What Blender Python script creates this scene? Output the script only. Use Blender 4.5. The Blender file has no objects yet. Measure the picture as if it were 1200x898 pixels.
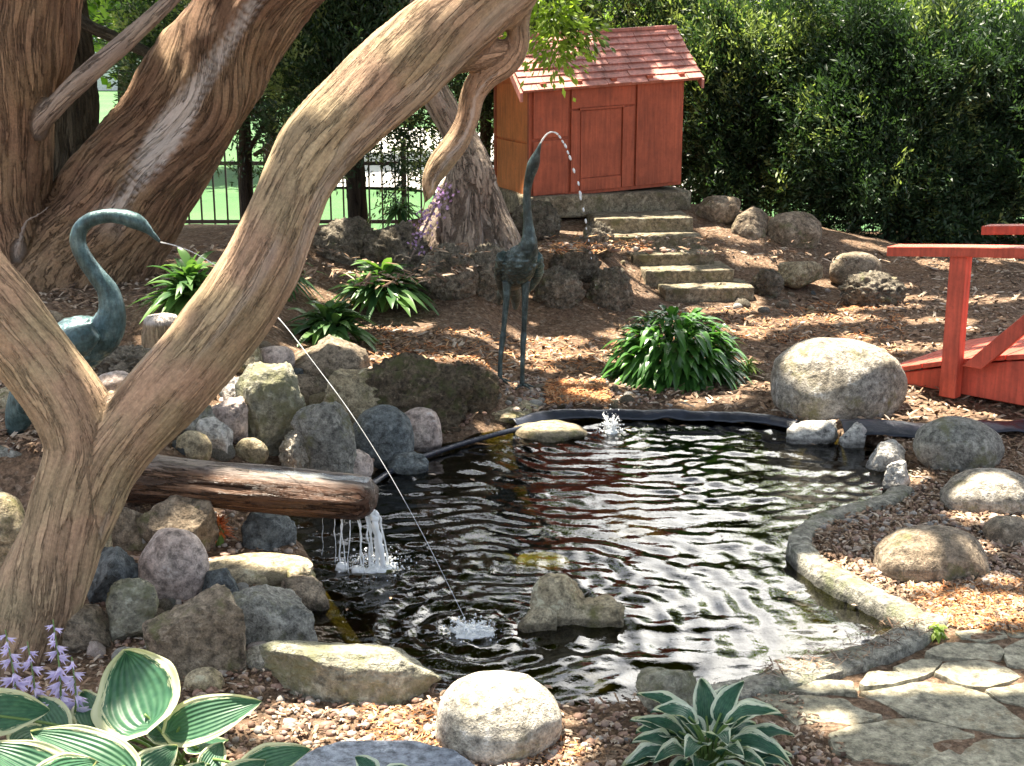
import bpy, bmesh, math, random
import numpy as np
from mathutils import Vector, Matrix
random.seed(7); rng = np.random.default_rng(7)
sc = bpy.context.scene
COL = sc.collection
R = math.radians

# ------------------------------------------------------------------ camera
FPX, CX, CY, EYE = 1600.0, 600.0, 449.0, 1.6
PIT = math.atan(409/1600)
cp_, sp_ = math.cos(PIT), math.sin(PIT)
cam_d = bpy.data.cameras.new('camera'); cam = bpy.data.objects.new('camera', cam_d); COL.objects.link(cam)
cam.location = (0, 0, EYE); cam.rotation_euler = (math.pi/2 - PIT, 0, 0)
cam_d.sensor_width = 36; cam_d.lens = 48; cam_d.clip_end = 600; cam_d.clip_start = 0.05
sc.camera = cam
# ------------------------------------------------------------------ light
SUN = Vector((-0.19, 0.22, 0.90)).normalized()
el = math.asin(SUN.z); az = math.atan2(SUN.x, SUN.y)
w = bpy.data.worlds.new('World'); sc.world = w; w.use_nodes = True
nt = w.node_tree; bg = nt.nodes['Background']
sky = nt.nodes.new('ShaderNodeTexSky'); sky.sky_type = 'NISHITA'; sky.sun_disc = False
sky.sun_elevation = el; sky.sun_rotation = az
sky.air_density = 1.0; sky.dust_density = 2.5; sky.ozone_density = 1.0
hs = nt.nodes.new('ShaderNodeHueSaturation'); hs.inputs['Saturation'].default_value = 0.55; hs.inputs['Value'].default_value = 1.0
nt.links.new(sky.outputs[0], hs.inputs['Color'])
# bright cloud patch added low ahead to whiten the pond reflections
wtc = nt.nodes.new('ShaderNodeTexCoord'); wsep = nt.nodes.new('ShaderNodeSeparateXYZ'); nt.links.new(wtc.outputs['Generated'], wsep.inputs[0])
wn = nt.nodes.new('ShaderNodeTexNoise'); wn.inputs['Scale'].default_value = 5.0; wn.inputs['Detail'].default_value = 6; nt.links.new(wtc.outputs['Generated'], wn.inputs['Vector'])
wr = nt.nodes.new('ShaderNodeValToRGB'); wr.color_ramp.elements[0].position = 0.40; wr.color_ramp.elements[1].position = 0.54; nt.links.new(wn.outputs[0], wr.inputs[0])
we = nt.nodes.new('ShaderNodeValToRGB'); ee = we.color_ramp.elements; ee[0].position = 0.05; ee[0].color = (0.3,)*3+(1,); ee[1].position = 0.16; ee[1].color = (1, 1, 1, 1)
for p_, v_ in ((0.55, 1.0), (0.75, 0.12)):
    e_ = ee.new(p_); e_.color = (v_, v_, v_, 1)
nt.links.new(wsep.outputs['Z'], we.inputs[0])
wm = nt.nodes.new('ShaderNodeMath'); wm.operation = 'MULTIPLY'; wy = nt.nodes.new('ShaderNodeMapRange'); wy.inputs[1].default_value = 0.45; wy.inputs[2].default_value = 0.75; nt.links.new(wsep.outputs['Y'], wy.inputs[0])
wm0 = nt.nodes.new('ShaderNodeMath'); wm0.operation = 'MULTIPLY'; nt.links.new(wr.outputs[0], wm0.inputs[0]); nt.links.new(wy.outputs[0], wm0.inputs[1])
wxr = nt.nodes.new('ShaderNodeMapRange'); wxr.inputs[1].default_value = -0.02; wxr.inputs[2].default_value = 0.22; wxr.inputs[3].default_value = 0.12; nt.links.new(wsep.outputs['X'], wxr.inputs[0])
wm1 = nt.nodes.new('ShaderNodeMath'); wm1.operation = 'MULTIPLY'; nt.links.new(wm0.outputs[0], wm1.inputs[0]); nt.links.new(wxr.outputs[0], wm1.inputs[1])
nt.links.new(wm1.outputs[0], wm.inputs[0]); nt.links.new(we.outputs[0], wm.inputs[1])
wx_ = nt.nodes.new('ShaderNodeMix'); wx_.data_type = 'RGBA'; nt.links.new(wm.outputs[0], wx_.inputs[0]); nt.links.new(hs.outputs[0], wx_.inputs[6]); wx_.inputs[7].default_value = (30, 29, 27, 1)
nt.links.new(wx_.outputs[2], bg.inputs[0]); bg.inputs[1].default_value = 0.085
sl = bpy.data.lights.new('sun', 'SUN'); sl.energy = 5.0; sl.angle = R(0.5); sl.color = (1.0, 0.90, 0.74)
so = bpy.data.objects.new('sun', sl); COL.objects.link(so)
so.rotation_euler = SUN.to_track_quat('Z', 'Y').to_euler(); so.location = (-3, 2, 12)
sc.view_settings.view_transform = 'Standard'; sc.view_settings.look = 'None'
sc.view_settings.exposure = 2.15; sc.view_settings.gamma = 1.0
sc.render.engine = 'CYCLES'
sc.cycles.use_denoising = True
sc.cycles.max_bounces = 8; sc.cycles.transparent_max_bounces = 12
sc.cycles.caustics_reflective = False; sc.cycles.caustics_refractive = False
sc.cycles.sample_clamp_indirect = 6

# ------------------------------------------------------------------ helpers
def ray(x, y):
    u = (x-CX)/FPX; v = -(y-CY)/FPX
    return np.array((u, cp_+v*sp_, -sp_+v*cp_))
def G(x, y, z=0.0):
    d = ray(x, y); t = (z-EYE)/d[2]; return np.array((d[0]*t, d[1]*t, z))
def P(x, y, Y):
    d = ray(x, y); t = Y/d[1]; return np.array((d[0]*t, Y, EYE+d[2]*t))
def px(n, Y): return n*Y/FPX
def smooth(a, b, x):
    t = np.clip((x-a)/(b-a), 0, 1); return t*t*(3-2*t)
def _h(ix, iy, iz):
    n = (ix*374761393 + iy*668265263 + iz*1274126177) & 0xffffffff
    n = ((n ^ (n >> 13))*1274126177) & 0xffffffff
    n = (n ^ (n >> 16)) & 0xffff
    return n/32767.5-1.0
def noise(p):
    p = np.asarray(p, float); i = np.floor(p).astype(np.int64); f = p-i; u = f*f*(3-2*f)
    x, y, z = i[..., 0], i[..., 1], i[..., 2]; a, b, c = u[..., 0], u[..., 1], u[..., 2]
    def L(p, q, t): return p+(q-p)*t
    return L(L(L(_h(x,y,z),_h(x+1,y,z),a), L(_h(x,y+1,z),_h(x+1,y+1,z),a), b),
             L(L(_h(x,y,z+1),_h(x+1,y,z+1),a), L(_h(x,y+1,z+1),_h(x+1,y+1,z+1),a), b), c)
def fbm(p, o=4):
    p = np.asarray(p, float); s = 0; a = 1.0; t = 0
    for k in range(o): s = s+a*noise(p*(2**k)+17.3*k); t += a; a *= 0.5
    return s/t
def unit(v): return v/np.maximum(np.linalg.norm(v, axis=-1, keepdims=True), 1e-9)

def wl(o):
    v = Vector((0, 0, 0))
    while o: v += o.location; o = o.parent
    return v
def mesh(name, V, F, smoothf=True):
    V = np.asarray(V, np.float32).reshape(-1, 3)
    me = bpy.data.meshes.new(name)
    if isinstance(F, np.ndarray):
        k = F.shape[1]; n = len(F)
        me.vertices.add(len(V)); me.vertices.foreach_set('co', V.ravel())
        me.loops.add(n*k); me.loops.foreach_set('vertex_index', F.astype(np.int32).ravel())
        me.polygons.add(n); me.polygons.foreach_set('loop_start', np.arange(0, n*k, k, dtype=np.int32))
        me.update(calc_edges=True)
    else:
        me.from_pydata(V.tolist(), [], [list(f) for f in F])
    if smoothf: me.polygons.foreach_set('use_smooth', np.ones(len(me.polygons), bool))
    me.update()
    return me
def attr(me, name, data, typ='FLOAT'):
    a = me.attributes.new(name, typ, 'POINT')
    a.data.foreach_set('value' if typ == 'FLOAT' else 'vector', np.asarray(data, np.float32).ravel())
def tag(o, label=None, cat=None, group=None, kind=None):
    if label: o['label'] = label
    if cat: o['category'] = cat
    if group: o['group'] = group
    if kind: o['kind'] = kind
    return o
def thing(name, label, cat, loc, group=None):
    o = bpy.data.objects.new(name, None); COL.objects.link(o); o.location = [float(a) for a in loc]
    o.empty_display_size = 0.1
    return tag(o, label, cat, group)
def obj(name, V, F, mat, parent=None, origin=None, smoothf=True, attrs=None, sharp=None):
    V = np.asarray(V, float).reshape(-1, 3)
    if parent is not None: off = np.array(wl(parent))
    elif origin is not None: off = np.array(origin, float)
    else: off = np.zeros(3)
    me = mesh(name, V-off, F, smoothf)
    if attrs:
        for k, (d, t) in attrs.items(): attr(me, k, d, t)
    if mat: me.materials.append(mat)
    o = bpy.data.objects.new(name, me); COL.objects.link(o)
    if parent is not None: o.parent = parent
    elif origin is not None: o.location = [float(a) for a in origin]
    if sharp is not None:
        me.set_sharp_from_angle(angle=R(sharp))
    return o
class MB:
    def __init__(s): s.V = []; s.F = []; s.n = 0
    def add(s, V, F):
        V = np.asarray(V, float).reshape(-1, 3); s.V.append(V); s.F += [[i+s.n for i in f] for f in F]; s.n += len(V); return s
    def box(s, c, d, M=None):
        c = np.array(c, float); x, y, z = np.array(d)/2
        v = np.array([[-x,-y,-z],[x,-y,-z],[x,y,-z],[-x,y,-z],[-x,-y,z],[x,-y,z],[x,y,z],[-x,y,z]])+c
        if M is not None: v = M(v)
        return s.add(v, [(0,3,2,1),(4,5,6,7),(0,1,5,4),(1,2,6,5),(2,3,7,6),(3,0,4,7)])
    def hexa(s, v): return s.add(v, [(0,3,2,1),(4,5,6,7),(0,1,5,4),(1,2,6,5),(2,3,7,6),(3,0,4,7)])
    def build(s, name, mat, parent=None, origin=None, bevel=0.0, smoothf=False):
        V = np.concatenate(s.V)
        o = obj(name, V, s.F, mat, parent, origin, smoothf)
        if bevel:
            m = o.modifiers.new('bev', 'BEVEL'); m.width = bevel; m.segments = 2; m.limit_method = 'ANGLE'
        return o
def frames(C):
    C = np.asarray(C, float); T = np.gradient(C, axis=0); T = unit(T)
    N = np.zeros_like(C); n = np.cross(T[0], (0.3, -1, 0.2)); n = n/np.linalg.norm(n)
    for i in range(len(C)):
        n = n-T[i]*n.dot(T[i]); n = n/np.linalg.norm(n); N[i] = n
    return T, N, np.cross(T, N)
def spline(pts, n):
    pts = np.asarray(pts, float); m = len(pts); out = []
    d = np.r_[0, np.cumsum(np.linalg.norm(np.diff(pts[:, :3], axis=0), axis=1))]
    for t in np.linspace(0, d[-1], n):
        i = min(max(np.searchsorted(d, t)-1, 0), m-2); u = (t-d[i])/max(d[i+1]-d[i], 1e-9)
        p0 = pts[max(i-1, 0)]; p1 = pts[i]; p2 = pts[i+1]; p3 = pts[min(i+2, m-1)]
        out.append(0.5*((2*p1)+(-p0+p2)*u+(2*p0-5*p1+4*p2-p3)*u*u+(-p0+3*p1-3*p2+p3)*u**3))
    return np.array(out)
def tube(C, r, k=12, flat=None, cap=True):
    C = np.asarray(C, float); r = np.broadcast_to(np.asarray(r, float), (len(C),))
    T, N, B = frames(C); a = np.linspace(0, 2*np.pi, k, endpoint=False)
    V = (C[:, None]+r[:, None, None]*(np.cos(a)[None, :, None]*N[:, None]+np.sin(a)[None, :, None]*B[:, None])).reshape(-1, 3)
    F = []
    for i in range(len(C)-1):
        for j in range(k):
            F.append((i*k+j, i*k+(j+1) % k, (i+1)*k+(j+1) % k, (i+1)*k+j))
    if cap:
        F.append(tuple(range(k))[::-1]); F.append(tuple((len(C)-1)*k+j for j in range(k)))
    return V, F
def ico(sub):
    bm = bmesh.new(); bmesh.ops.create_icosphere(bm, subdivisions=sub, radius=1)
    V = np.array([v.co[:] for v in bm.verts]); F = np.array([[v.index for v in f.verts] for f in bm.faces]); bm.free(); return V, F
ICO = {k: ico(k) for k in (1, 2, 3, 4, 5)}

# ------------------------------------------------------------------ materials
def nodemat(name):
    m = bpy.data.materials.new(name); m.use_nodes = True
    n = m.node_tree.nodes; l = m.node_tree.links
    return m, n, l, n['Principled BSDF']
def nd(n, typ, **kw):
    x = n.new(typ)
    for k, v in kw.items():
        if k in x.inputs: x.inputs[k].default_value = v
        else: setattr(x, k, v)
    return x
def ramp(n, stops):
    r = n.new('ShaderNodeValToRGB'); e = r.color_ramp.elements
    while len(e) < len(stops): e.new(0.5)
    for i, (p, c) in enumerate(stops):
        e[i].position = p; e[i].color = (c, c, c, 1) if not hasattr(c, '__len__') else (*c, 1)
    return r
def mixc(n, l, fac, a, b, typ='MIX'):
    m = n.new('ShaderNodeMix'); m.data_type = 'RGBA'; m.blend_type = typ
    for s, v in ((m.inputs[0], fac), (m.inputs[6], a), (m.inputs[7], b)):
        if isinstance(v, bpy.types.NodeSocket): l.new(v, s)
        elif hasattr(v, '__len__'): s.default_value = (*v, 1)
        else: s.default_value = v
    return m.outputs[2]
def bumpit(n, l, b, height, strength=0.5, dist=0.01, prev=None):
    bu = nd(n, 'ShaderNodeBump', Strength=strength, Distance=dist); l.new(height, bu.inputs['Height'])
    if prev: l.new(prev.outputs[0], bu.inputs['Normal'])
    if b: l.new(bu.outputs[0], b.inputs['Normal'])
    return bu
def rockmat(name, c1, c2, moss=0.0, mossc=(0.16, 0.17, 0.05), spk=0.55, rough=0.9, scale=1.0, bump=0.6):
    m, n, l, b = nodemat(name)
    tc = n.new('ShaderNodeTexCoord'); oi = n.new('ShaderNodeObjectInfo')
    mp = nd(n, 'ShaderNodeMapping'); l.new(tc.outputs['Object'], mp.inputs['Vector'])
    sc_ = nd(n, 'ShaderNodeVectorMath', operation='SCALE'); sc_.inputs[0].default_value = (37, 21, 13); l.new(oi.outputs['Random'], sc_.inputs['Scale'])
    l.new(sc_.outputs[0], mp.inputs['Location'])
    N1 = nd(n, 'ShaderNodeTexNoise', Scale=7*scale, Detail=6, Roughness=0.62); l.new(mp.outputs[0], N1.inputs['Vector'])
    N2 = nd(n, 'ShaderNodeTexNoise', Scale=38*scale, Detail=5, Roughness=0.7); l.new(mp.outputs[0], N2.inputs['Vector'])
    N3 = nd(n, 'ShaderNodeTexNoise', Scale=150*scale, Detail=2, Roughness=0.7); l.new(mp.outputs[0], N3.inputs['Vector'])
    r1 = ramp(n, [(0.36, 0), (0.66, 1)]); l.new(N1.outputs[0], r1.inputs[0])
    col = mixc(n, l, r1.outputs[0], c1, c2)
    r2 = ramp(n, [(0.36, 0.30), (0.5, 0.95), (0.64, 1.5)]); l.new(N2.outputs[0], r2.inputs[0])
    col = mixc(n, l, 0.85, col, r2.outputs[0], 'MULTIPLY')
    r3 = ramp(n, [(0.34, 0.35), (0.48, 1.0), (0.56, 1.0), (0.7, 1.7)]); l.new(N3.outputs[0], r3.inputs[0])
    col = mixc(n, l, spk, col, r3.outputs[0], 'MULTIPLY')
    # pale lichen spots
    V1 = nd(n, 'ShaderNodeTexNoise', Scale=19*scale, Detail=4, Roughness=0.65); l.new(mp.outputs[0], V1.inputs['Vector'])
    rv = ramp(n, [(0.6, 0), (0.68, 0.6)]); l.new(V1.outputs[0], rv.inputs[0])
    col = mixc(n, l, rv.outputs[0], col, tuple(min(0.62, 1.5*x+0.05) for x in c2))
    if moss:
        M = nd(n, 'ShaderNodeTexNoise', Scale=9*scale, Detail=7, Roughness=0.7); l.new(tc.outputs['Object'], M.inputs['Vector'])
        rm = ramp(n, [(0.62-0.3*moss, 0), (0.72-0.25*moss, 0.9)]); l.new(M.outputs[0], rm.inputs[0])
        col = mixc(n, l, rm.outputs[0], col, mossc)
    dv = nd(n, 'ShaderNodeVectorMath', operation='MULTIPLY_ADD'); l.new(N1.outputs['Color'], dv.inputs[0]); dv.inputs[1].default_value = (0.35, 0.35, 0.35); l.new(mp.outputs[0], dv.inputs[2])
    VC = nd(n, 'ShaderNodeTexVoronoi', feature='DISTANCE_TO_EDGE', Scale=5.5*scale); l.new(dv.outputs[0], VC.inputs['Vector'])
    rc = ramp(n, [(0.0, 0.35), (0.022, 1.0)]); l.new(VC.outputs['Distance'], rc.inputs[0])
    col = mixc(n, l, 0.42, col, rc.outputs[0], 'MULTIPLY')
    gp = n.new('ShaderNodeNewGeometry'); gs = n.new('ShaderNodeSeparateXYZ'); l.new(gp.outputs['Position'], gs.inputs[0])
    wl_ = nd(n, 'ShaderNodeMath', operation='MULTIPLY_ADD'); l.new(N2.outputs[0], wl_.inputs[0]); wl_.inputs[1].default_value = -0.03; l.new(gs.outputs['Z'], wl_.inputs[2])
    rw = nd(n, 'ShaderNodeMapRange'); l.new(wl_.outputs[0], rw.inputs[0]); rw.inputs[1].default_value = 0.0; rw.inputs[2].default_value = 0.012; rw.inputs[3].default_value = 0.42; rw.inputs[4].default_value = 1.0
    col = mixc(n, l, 1.0, col, rw.outputs[0], 'MULTIPLY')
    l.new(col, b.inputs['Base Color']); b.inputs['Roughness'].default_value = rough
    b1 = bumpit(n, l, None, rc.outputs[0], 0.35, 0.01)
    b1 = bumpit(n, l, None, N2.outputs[0], min(1.0, bump*1.3), 0.03, b1)
    bumpit(n, l, b, N3.outputs[0], bump*0.8, 0.004, b1)
    return m
def leafmat(name, ca, cb, trans=0.35, rough=0.45, tc_=None, spec=0.4, cc=None):
    m, n, l, b = nodemat(name)
    a = nd(n, 'ShaderNodeAttribute', attribute_name='rnd')
    r = ramp(n, [(0, ca), (1, cb)] if cc is None else [(0, ca), (0.78, cb), (0.9, cc)]); l.new(a.outputs['Fac'], r.inputs[0])
    l.new(r.outputs[0], b.inputs['Base Color']); b.inputs['Roughness'].default_value = rough
    b.inputs['Specular IOR Level'].default_value = spec
    t = n.new('ShaderNodeBsdfTranslucent')
    tcn = mixc(n, l, 1.0, r.outputs[0], tc_ or (1.6, 1.7, 0.7), 'MULTIPLY'); l.new(tcn, t.inputs[0])
    mx = nd(n, 'ShaderNodeMixShader', Fac=trans); l.new(b.outputs[0], mx.inputs[1]); l.new(t.outputs[0], mx.inputs[2])
    l.new(mx.outputs[0], n['Material Output'].inputs[0])
    return m
def barkmat(name, c1, c2, c3, scale=1.0, bump=1.0, bare=(0.62, 0.55, 0.5), rough=0.85, crack=0.62):
    m, n, l, b = nodemat(name)
    a = nd(n, 'ShaderNodeAttribute', attribute_name='bark')
    N1 = nd(n, 'ShaderNodeTexNoise', Scale=14*scale, Detail=6, Roughness=0.65); l.new(a.outputs['Vector'], N1.inputs['Vector'])
    N2 = nd(n, 'ShaderNodeTexNoise', Scale=60*scale, Detail=5, Roughness=0.7); l.new(a.outputs['Vector'], N2.inputs['Vector'])
    tc = n.new('ShaderNodeTexCoord')
    N3 = nd(n, 'ShaderNodeTexNoise', Scale=3.5, Detail=4, Roughness=0.6); l.new(tc.outputs['Object'], N3.inputs['Vector'])
    N4 = nd(n, 'ShaderNodeTexNoise', Scale=90, Detail=4, Roughness=0.7); l.new(tc.outputs['Object'], N4.inputs['Vector'])
    r1 = ramp(n, [(0.33, 0), (0.64, 1)]); l.new(N1.outputs[0], r1.inputs[0])
    col = mixc(n, l, r1.outputs[0], c1, c2)
    r3 = ramp(n, [(0.42, 0), (0.6, 1)]); l.new(N3.outputs[0], r3.inputs[0])
    col = mixc(n, l, r3.outputs[0], col, c3)
    r2 = ramp(n, [(0.34, 0.52), (0.5, 1.0), (0.66, 1.3)]); l.new(N2.outputs[0], r2.inputs[0])
    col = mixc(n, l, 0.85, col, r2.outputs[0], 'MULTIPLY')
    N5 = nd(n, 'ShaderNodeTexNoise', Scale=30*scale, Detail=5, Roughness=0.6); l.new(a.outputs['Vector'], N5.inputs['Vector'])
    c5 = nd(n, 'ShaderNodeMath', operation='SUBTRACT'); l.new(N5.outputs[0], c5.inputs[0]); c5.inputs[1].default_value = 0.5
    c6 = nd(n, 'ShaderNodeMath', operation='ABSOLUTE'); l.new(c5.outputs[0], c6.inputs[0])
    r6 = ramp(n, [(0.0, 0.0), (0.055, 1.0)]); l.new(c6.outputs[0], r6.inputs[0])
    r7 = ramp(n, [(0.0, 0.42), (1.0, 1.0)]); l.new(r6.outputs[0], r7.inputs[0])
    col = mixc(n, l, crack, col, r7.outputs[0], 'MULTIPLY')
    r8 = ramp(n, [(0.35, 0.62), (0.65, 1.3)]); l.new(N4.outputs[0], r8.inputs[0])
    col = mixc(n, l, 0.6, col, r8.outputs[0], 'MULTIPLY')
    ba = nd(n, 'ShaderNodeAttribute', attribute_name='bare')
    bc = mixc(n, l, 0.5, bare, r2.outputs[0], 'MULTIPLY')
    col = mixc(n, l, ba.outputs['Fac'], col, bc)
    l.new(col, b.inputs['Base Color']); b.inputs['Roughness'].default_value = rough
    b.inputs['Specular IOR Level'].default_value = 0.25
    b1 = bumpit(n, l, None, N1.outputs[0], 0.6*bump, 0.03)
    b1 = bumpit(n, l, None, r6.outputs[0], 0.9*bump, 0.012, b1)
    b2 = bumpit(n, l, None, N2.outputs[0], 0.9*bump, 0.016, b1)
    bumpit(n, l, b, N4.outputs[0], 0.4*bump, 0.004, b2)
    return m
def paintmat(name, c, rough=0.5, wear=0.3):
    m, n, l, b = nodemat(name)
    tc = n.new('ShaderNodeTexCoord')
    N1 = nd(n, 'ShaderNodeTexNoise', Scale=6, Detail=6, Roughness=0.65); l.new(tc.outputs['Object'], N1.inputs['Vector'])
    N2 = nd(n, 'ShaderNodeTexNoise', Scale=60, Detail=4, Roughness=0.7); l.new(tc.outputs['Object'], N2.inputs['Vector'])
    mp = nd(n, 'ShaderNodeMapping'); mp.inputs['Scale'].default_value = (60, 60, 5); l.new(tc.outputs['Object'], mp.inputs['Vector'])
    N3 = nd(n, 'ShaderNodeTexNoise', Scale=1.0, Detail=3); l.new(mp.outputs[0], N3.inputs['Vector'])
    r1 = ramp(n, [(0.3, 1-wear), (0.7, 1+wear)]); l.new(N1.outputs[0], r1.inputs[0])
    col = mixc(n, l, 1.0, c, r1.outputs[0], 'MULTIPLY')
    r2 = ramp(n, [(0.3, 0.75), (0.5, 1.0)]); l.new(N2.outputs[0], r2.inputs[0])
    col = mixc(n, l, 0.6, col, r2.outputs[0], 'MULTIPLY')
    # worn flecks and weathered streaks
    N4 = nd(n, 'ShaderNodeTexNoise', Scale=26, Detail=6, Roughness=0.72); l.new(tc.outputs['Object'], N4.inputs['Vector'])
    r4 = ramp(n, [(0.66, 0), (0.70, 0.7)]); l.new(N4.outputs[0], r4.inputs[0])
    col = mixc(n, l, r4.outputs[0], col, (0.20, 0.13, 0.10))
    r5 = ramp(n, [(0.35, 0.72), (0.65, 1.15)]); l.new(N3.outputs[0], r5.inputs[0])
    col = mixc(n, l, 0.7, col, r5.outputs[0], 'MULTIPLY')
    l.new(col, b.inputs['Base Color']); b.inputs['Roughness'].default_value = rough
    b1 = bumpit(n, l, None, N3.outputs[0], 0.5, 0.006)
    bumpit(n, l, b, N2.outputs[0], 0.25, 0.003, b1)
    return m
def simple(name, c, rough=0.6, metal=0.0, var=0.25, scale=20, bump=0.2):
    m, n, l, b = nodemat(name)
    tc = n.new('ShaderNodeTexCoord')
    N1 = nd(n, 'ShaderNodeTexNoise', Scale=scale, Detail=6, Roughness=0.65); l.new(tc.outputs['Object'], N1.inputs['Vector'])
    r1 = ramp(n, [(0.3, 1-var), (0.7, 1+var)]); l.new(N1.outputs[0], r1.inputs[0])
    col = mixc(n, l, 1.0, c, r1.outputs[0], 'MULTIPLY'); l.new(col, b.inputs['Base Color'])
    b.inputs['Roughness'].default_value = rough; b.inputs['Metallic'].default_value = metal
    if bump: bumpit(n, l, b, N1.outputs[0], bump, 0.01)
    return m

M_granite = rockmat('granite', (0.30, 0.26, 0.20), (0.46, 0.43, 0.38), 0.25, (0.20, 0.18, 0.09), spk=0.55)
M_pale = rockmat('pale_boulder', (0.40, 0.36, 0.28), (0.55, 0.51, 0.44), 0.2, (0.24, 0.22, 0.10), spk=0.5)
M_green = rockmat('green_stone', (0.25, 0.24, 0.18), (0.40, 0.38, 0.30), 0.6, (0.20, 0.20, 0.11), spk=0.35)
M_tan = rockmat('tan_stone', (0.34, 0.27, 0.16), (0.46, 0.40, 0.28), 0.35, (0.20, 0.19, 0.07))
M_grey = rockmat('grey_stone', (0.20, 0.20, 0.18), (0.34, 0.33, 0.29), 0.35, (0.17, 0.17, 0.09))
M_slate = rockmat('slate_stone', (0.10, 0.12, 0.13), (0.20, 0.22, 0.22), 0.15, (0.14, 0.15, 0.08), spk=0.5)
M_pink = rockmat('pink_stone', (0.42, 0.33, 0.29), (0.55, 0.47, 0.42), 0.0, spk=0.3, bump=0.3)
M_brown = rockmat('brown_stone', (0.20, 0.15, 0.10), (0.33, 0.27, 0.20), 0.25, (0.15, 0.15, 0.06))
M_white = rockmat('white_stone', (0.52, 0.50, 0.46), (0.70, 0.68, 0.63), 0.1, spk=0.3)
M_tufa = rockmat('porous_stone', (0.12, 0.10, 0.07), (0.30, 0.26, 0.20), 0.2, (0.14, 0.15, 0.06), bump=1.0)
M_wetmoss = rockmat('mossy_ledge', (0.10, 0.075, 0.05), (0.26, 0.20, 0.13), 0.45, (0.13, 0.135, 0.05), bump=1.0, scale=1.6)
M_flag = rockmat('flagstone', (0.22, 0.205, 0.145), (0.33, 0.305, 0.225), 0.2, (0.20, 0.15, 0.08), spk=0.35, bump=0.22, rough=0.85)
M_conc = rockmat('concrete_rim', (0.23, 0.22, 0.18), (0.35, 0.335, 0.28), 0.38, (0.17, 0.18, 0.10), spk=0.5)
M_step = rockmat('step_stone', (0.20, 0.165, 0.11), (0.33, 0.285, 0.20), 0.3, (0.15, 0.14, 0.07), spk=0.5)
M_mulchpile = rockmat('needle_pile', (0.40, 0.16, 0.06), (0.55, 0.27, 0.12), 0.0, spk=0.5, bump=1.0, scale=2.5)
M_barkA = barkmat('juniper_bark', (0.29, 0.21, 0.125), (0.45, 0.35, 0.215), (0.44, 0.29, 0.19), bump=0.75, crack=0.33)
M_barkB = barkmat('cedar_bark', (0.13, 0.075, 0.048), (0.31, 0.19, 0.12), (0.30, 0.20, 0.12), crack=0.5)
M_barkC = barkmat('gnarled_bark', (0.20, 0.145, 0.11), (0.48, 0.38, 0.31), (0.40, 0.32, 0.25))
M_barkD = barkmat('furrowed_bark', (0.035, 0.03, 0.022), (0.15, 0.125, 0.085), (0.10, 0.085, 0.055), scale=1.6, bump=1.6)
M_barkE = barkmat('dark_bark', (0.03, 0.022, 0.015), (0.09, 0.065, 0.045), (0.06, 0.05, 0.03))
M_log = barkmat('wet_log_wood', (0.032, 0.018, 0.011), (0.20, 0.11, 0.065), (0.12, 0.058, 0.033), bare=(0.34, 0.30, 0.27), rough=0.3)  # bare colour serves as the wet shine painted along the log top
M_red = paintmat('red_paint', (0.60, 0.098, 0.055), 0.55, 0.28)
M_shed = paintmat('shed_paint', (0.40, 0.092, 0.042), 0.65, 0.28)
M_shedside_lit = paintmat('shed_side_lit', (0.62, 0.19, 0.055), 0.6, 0.2)  # brighter orange than the front: sunlight on this gable put into the colour
M_roof = paintmat('roof_paint', (0.48, 0.19, 0.15), 0.6, 0.4)
M_bronze = None
def verdigris(name, c1, c2, c3):
    m, n, l, b = nodemat(name)
    tc = n.new('ShaderNodeTexCoord')
    N1 = nd(n, 'ShaderNodeTexNoise', Scale=16, Detail=7, Roughness=0.7); l.new(tc.outputs['Object'], N1.inputs['Vector'])
    mp = nd(n, 'ShaderNodeMapping'); mp.inputs['Scale'].default_value = (90, 90, 25); l.new(tc.outputs['Object'], mp.inputs['Vector'])
    N2 = nd(n, 'ShaderNodeTexNoise', Scale=1, Detail=4, Roughness=0.7); l.new(mp.outputs[0], N2.inputs['Vector'])
    r1 = ramp(n, [(0.32, c1), (0.52, c2), (0.7, c3)]); l.new(N1.outputs[0], r1.inputs[0])
    r2 = ramp(n, [(0.35, 0.45), (0.6, 1.3)]); l.new(N2.outputs[0], r2.inputs[0])
    col = mixc(n, l, 0.7, r1.outputs[0], r2.outputs[0], 'MULTIPLY'); l.new(col, b.inputs['Base Color'])
    b.inputs['Metallic'].default_value = 0.35; b.inputs['Roughness'].default_value = 0.42
    bumpit(n, l, b, N2.outputs[0], 0.5, 0.006)
    return m
M_bronze = verdigris('verdigris_bronze', (0.025, 0.045, 0.046), (0.065, 0.125, 0.135), (0.17, 0.26, 0.275))
M_bronze_dark = verdigris('dark_bronze', (0.02, 0.026, 0.024), (0.05, 0.075, 0.075), (0.16, 0.22, 0.23))
M_iron = simple('black_iron', (0.02, 0.02, 0.022), 0.5, 0.6)
M_liner = simple('black_liner', (0.024, 0.029, 0.045), 0.28, 0.0, 0.4, 12, 0.8)
M_bluestone = rockmat('bluestone', (0.24, 0.27, 0.32), (0.30, 0.33, 0.38), 0.0, spk=0.2, bump=0.2)
M_stem = simple('green_stem', (0.12, 0.2, 0.05), 0.5)
M_yew = leafmat('yew_leaves', (0.012, 0.030, 0.016), (0.052, 0.100, 0.044), 0.3, cc=(0.24, 0.31, 0.12))  # pale last stop paints sunlit tips into the leaf colour
M_cedar = leafmat('cedar_leaves', (0.035, 0.065, 0.015), (0.13, 0.19, 0.04), 0.35)
M_canopy = leafmat('canopy_leaves', (0.05, 0.09, 0.02), (0.15, 0.23, 0.05), 0.35)
M_lime = leafmat('lime_leaves', (0.14, 0.24, 0.03), (0.30, 0.40, 0.08), 0.45)
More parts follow.
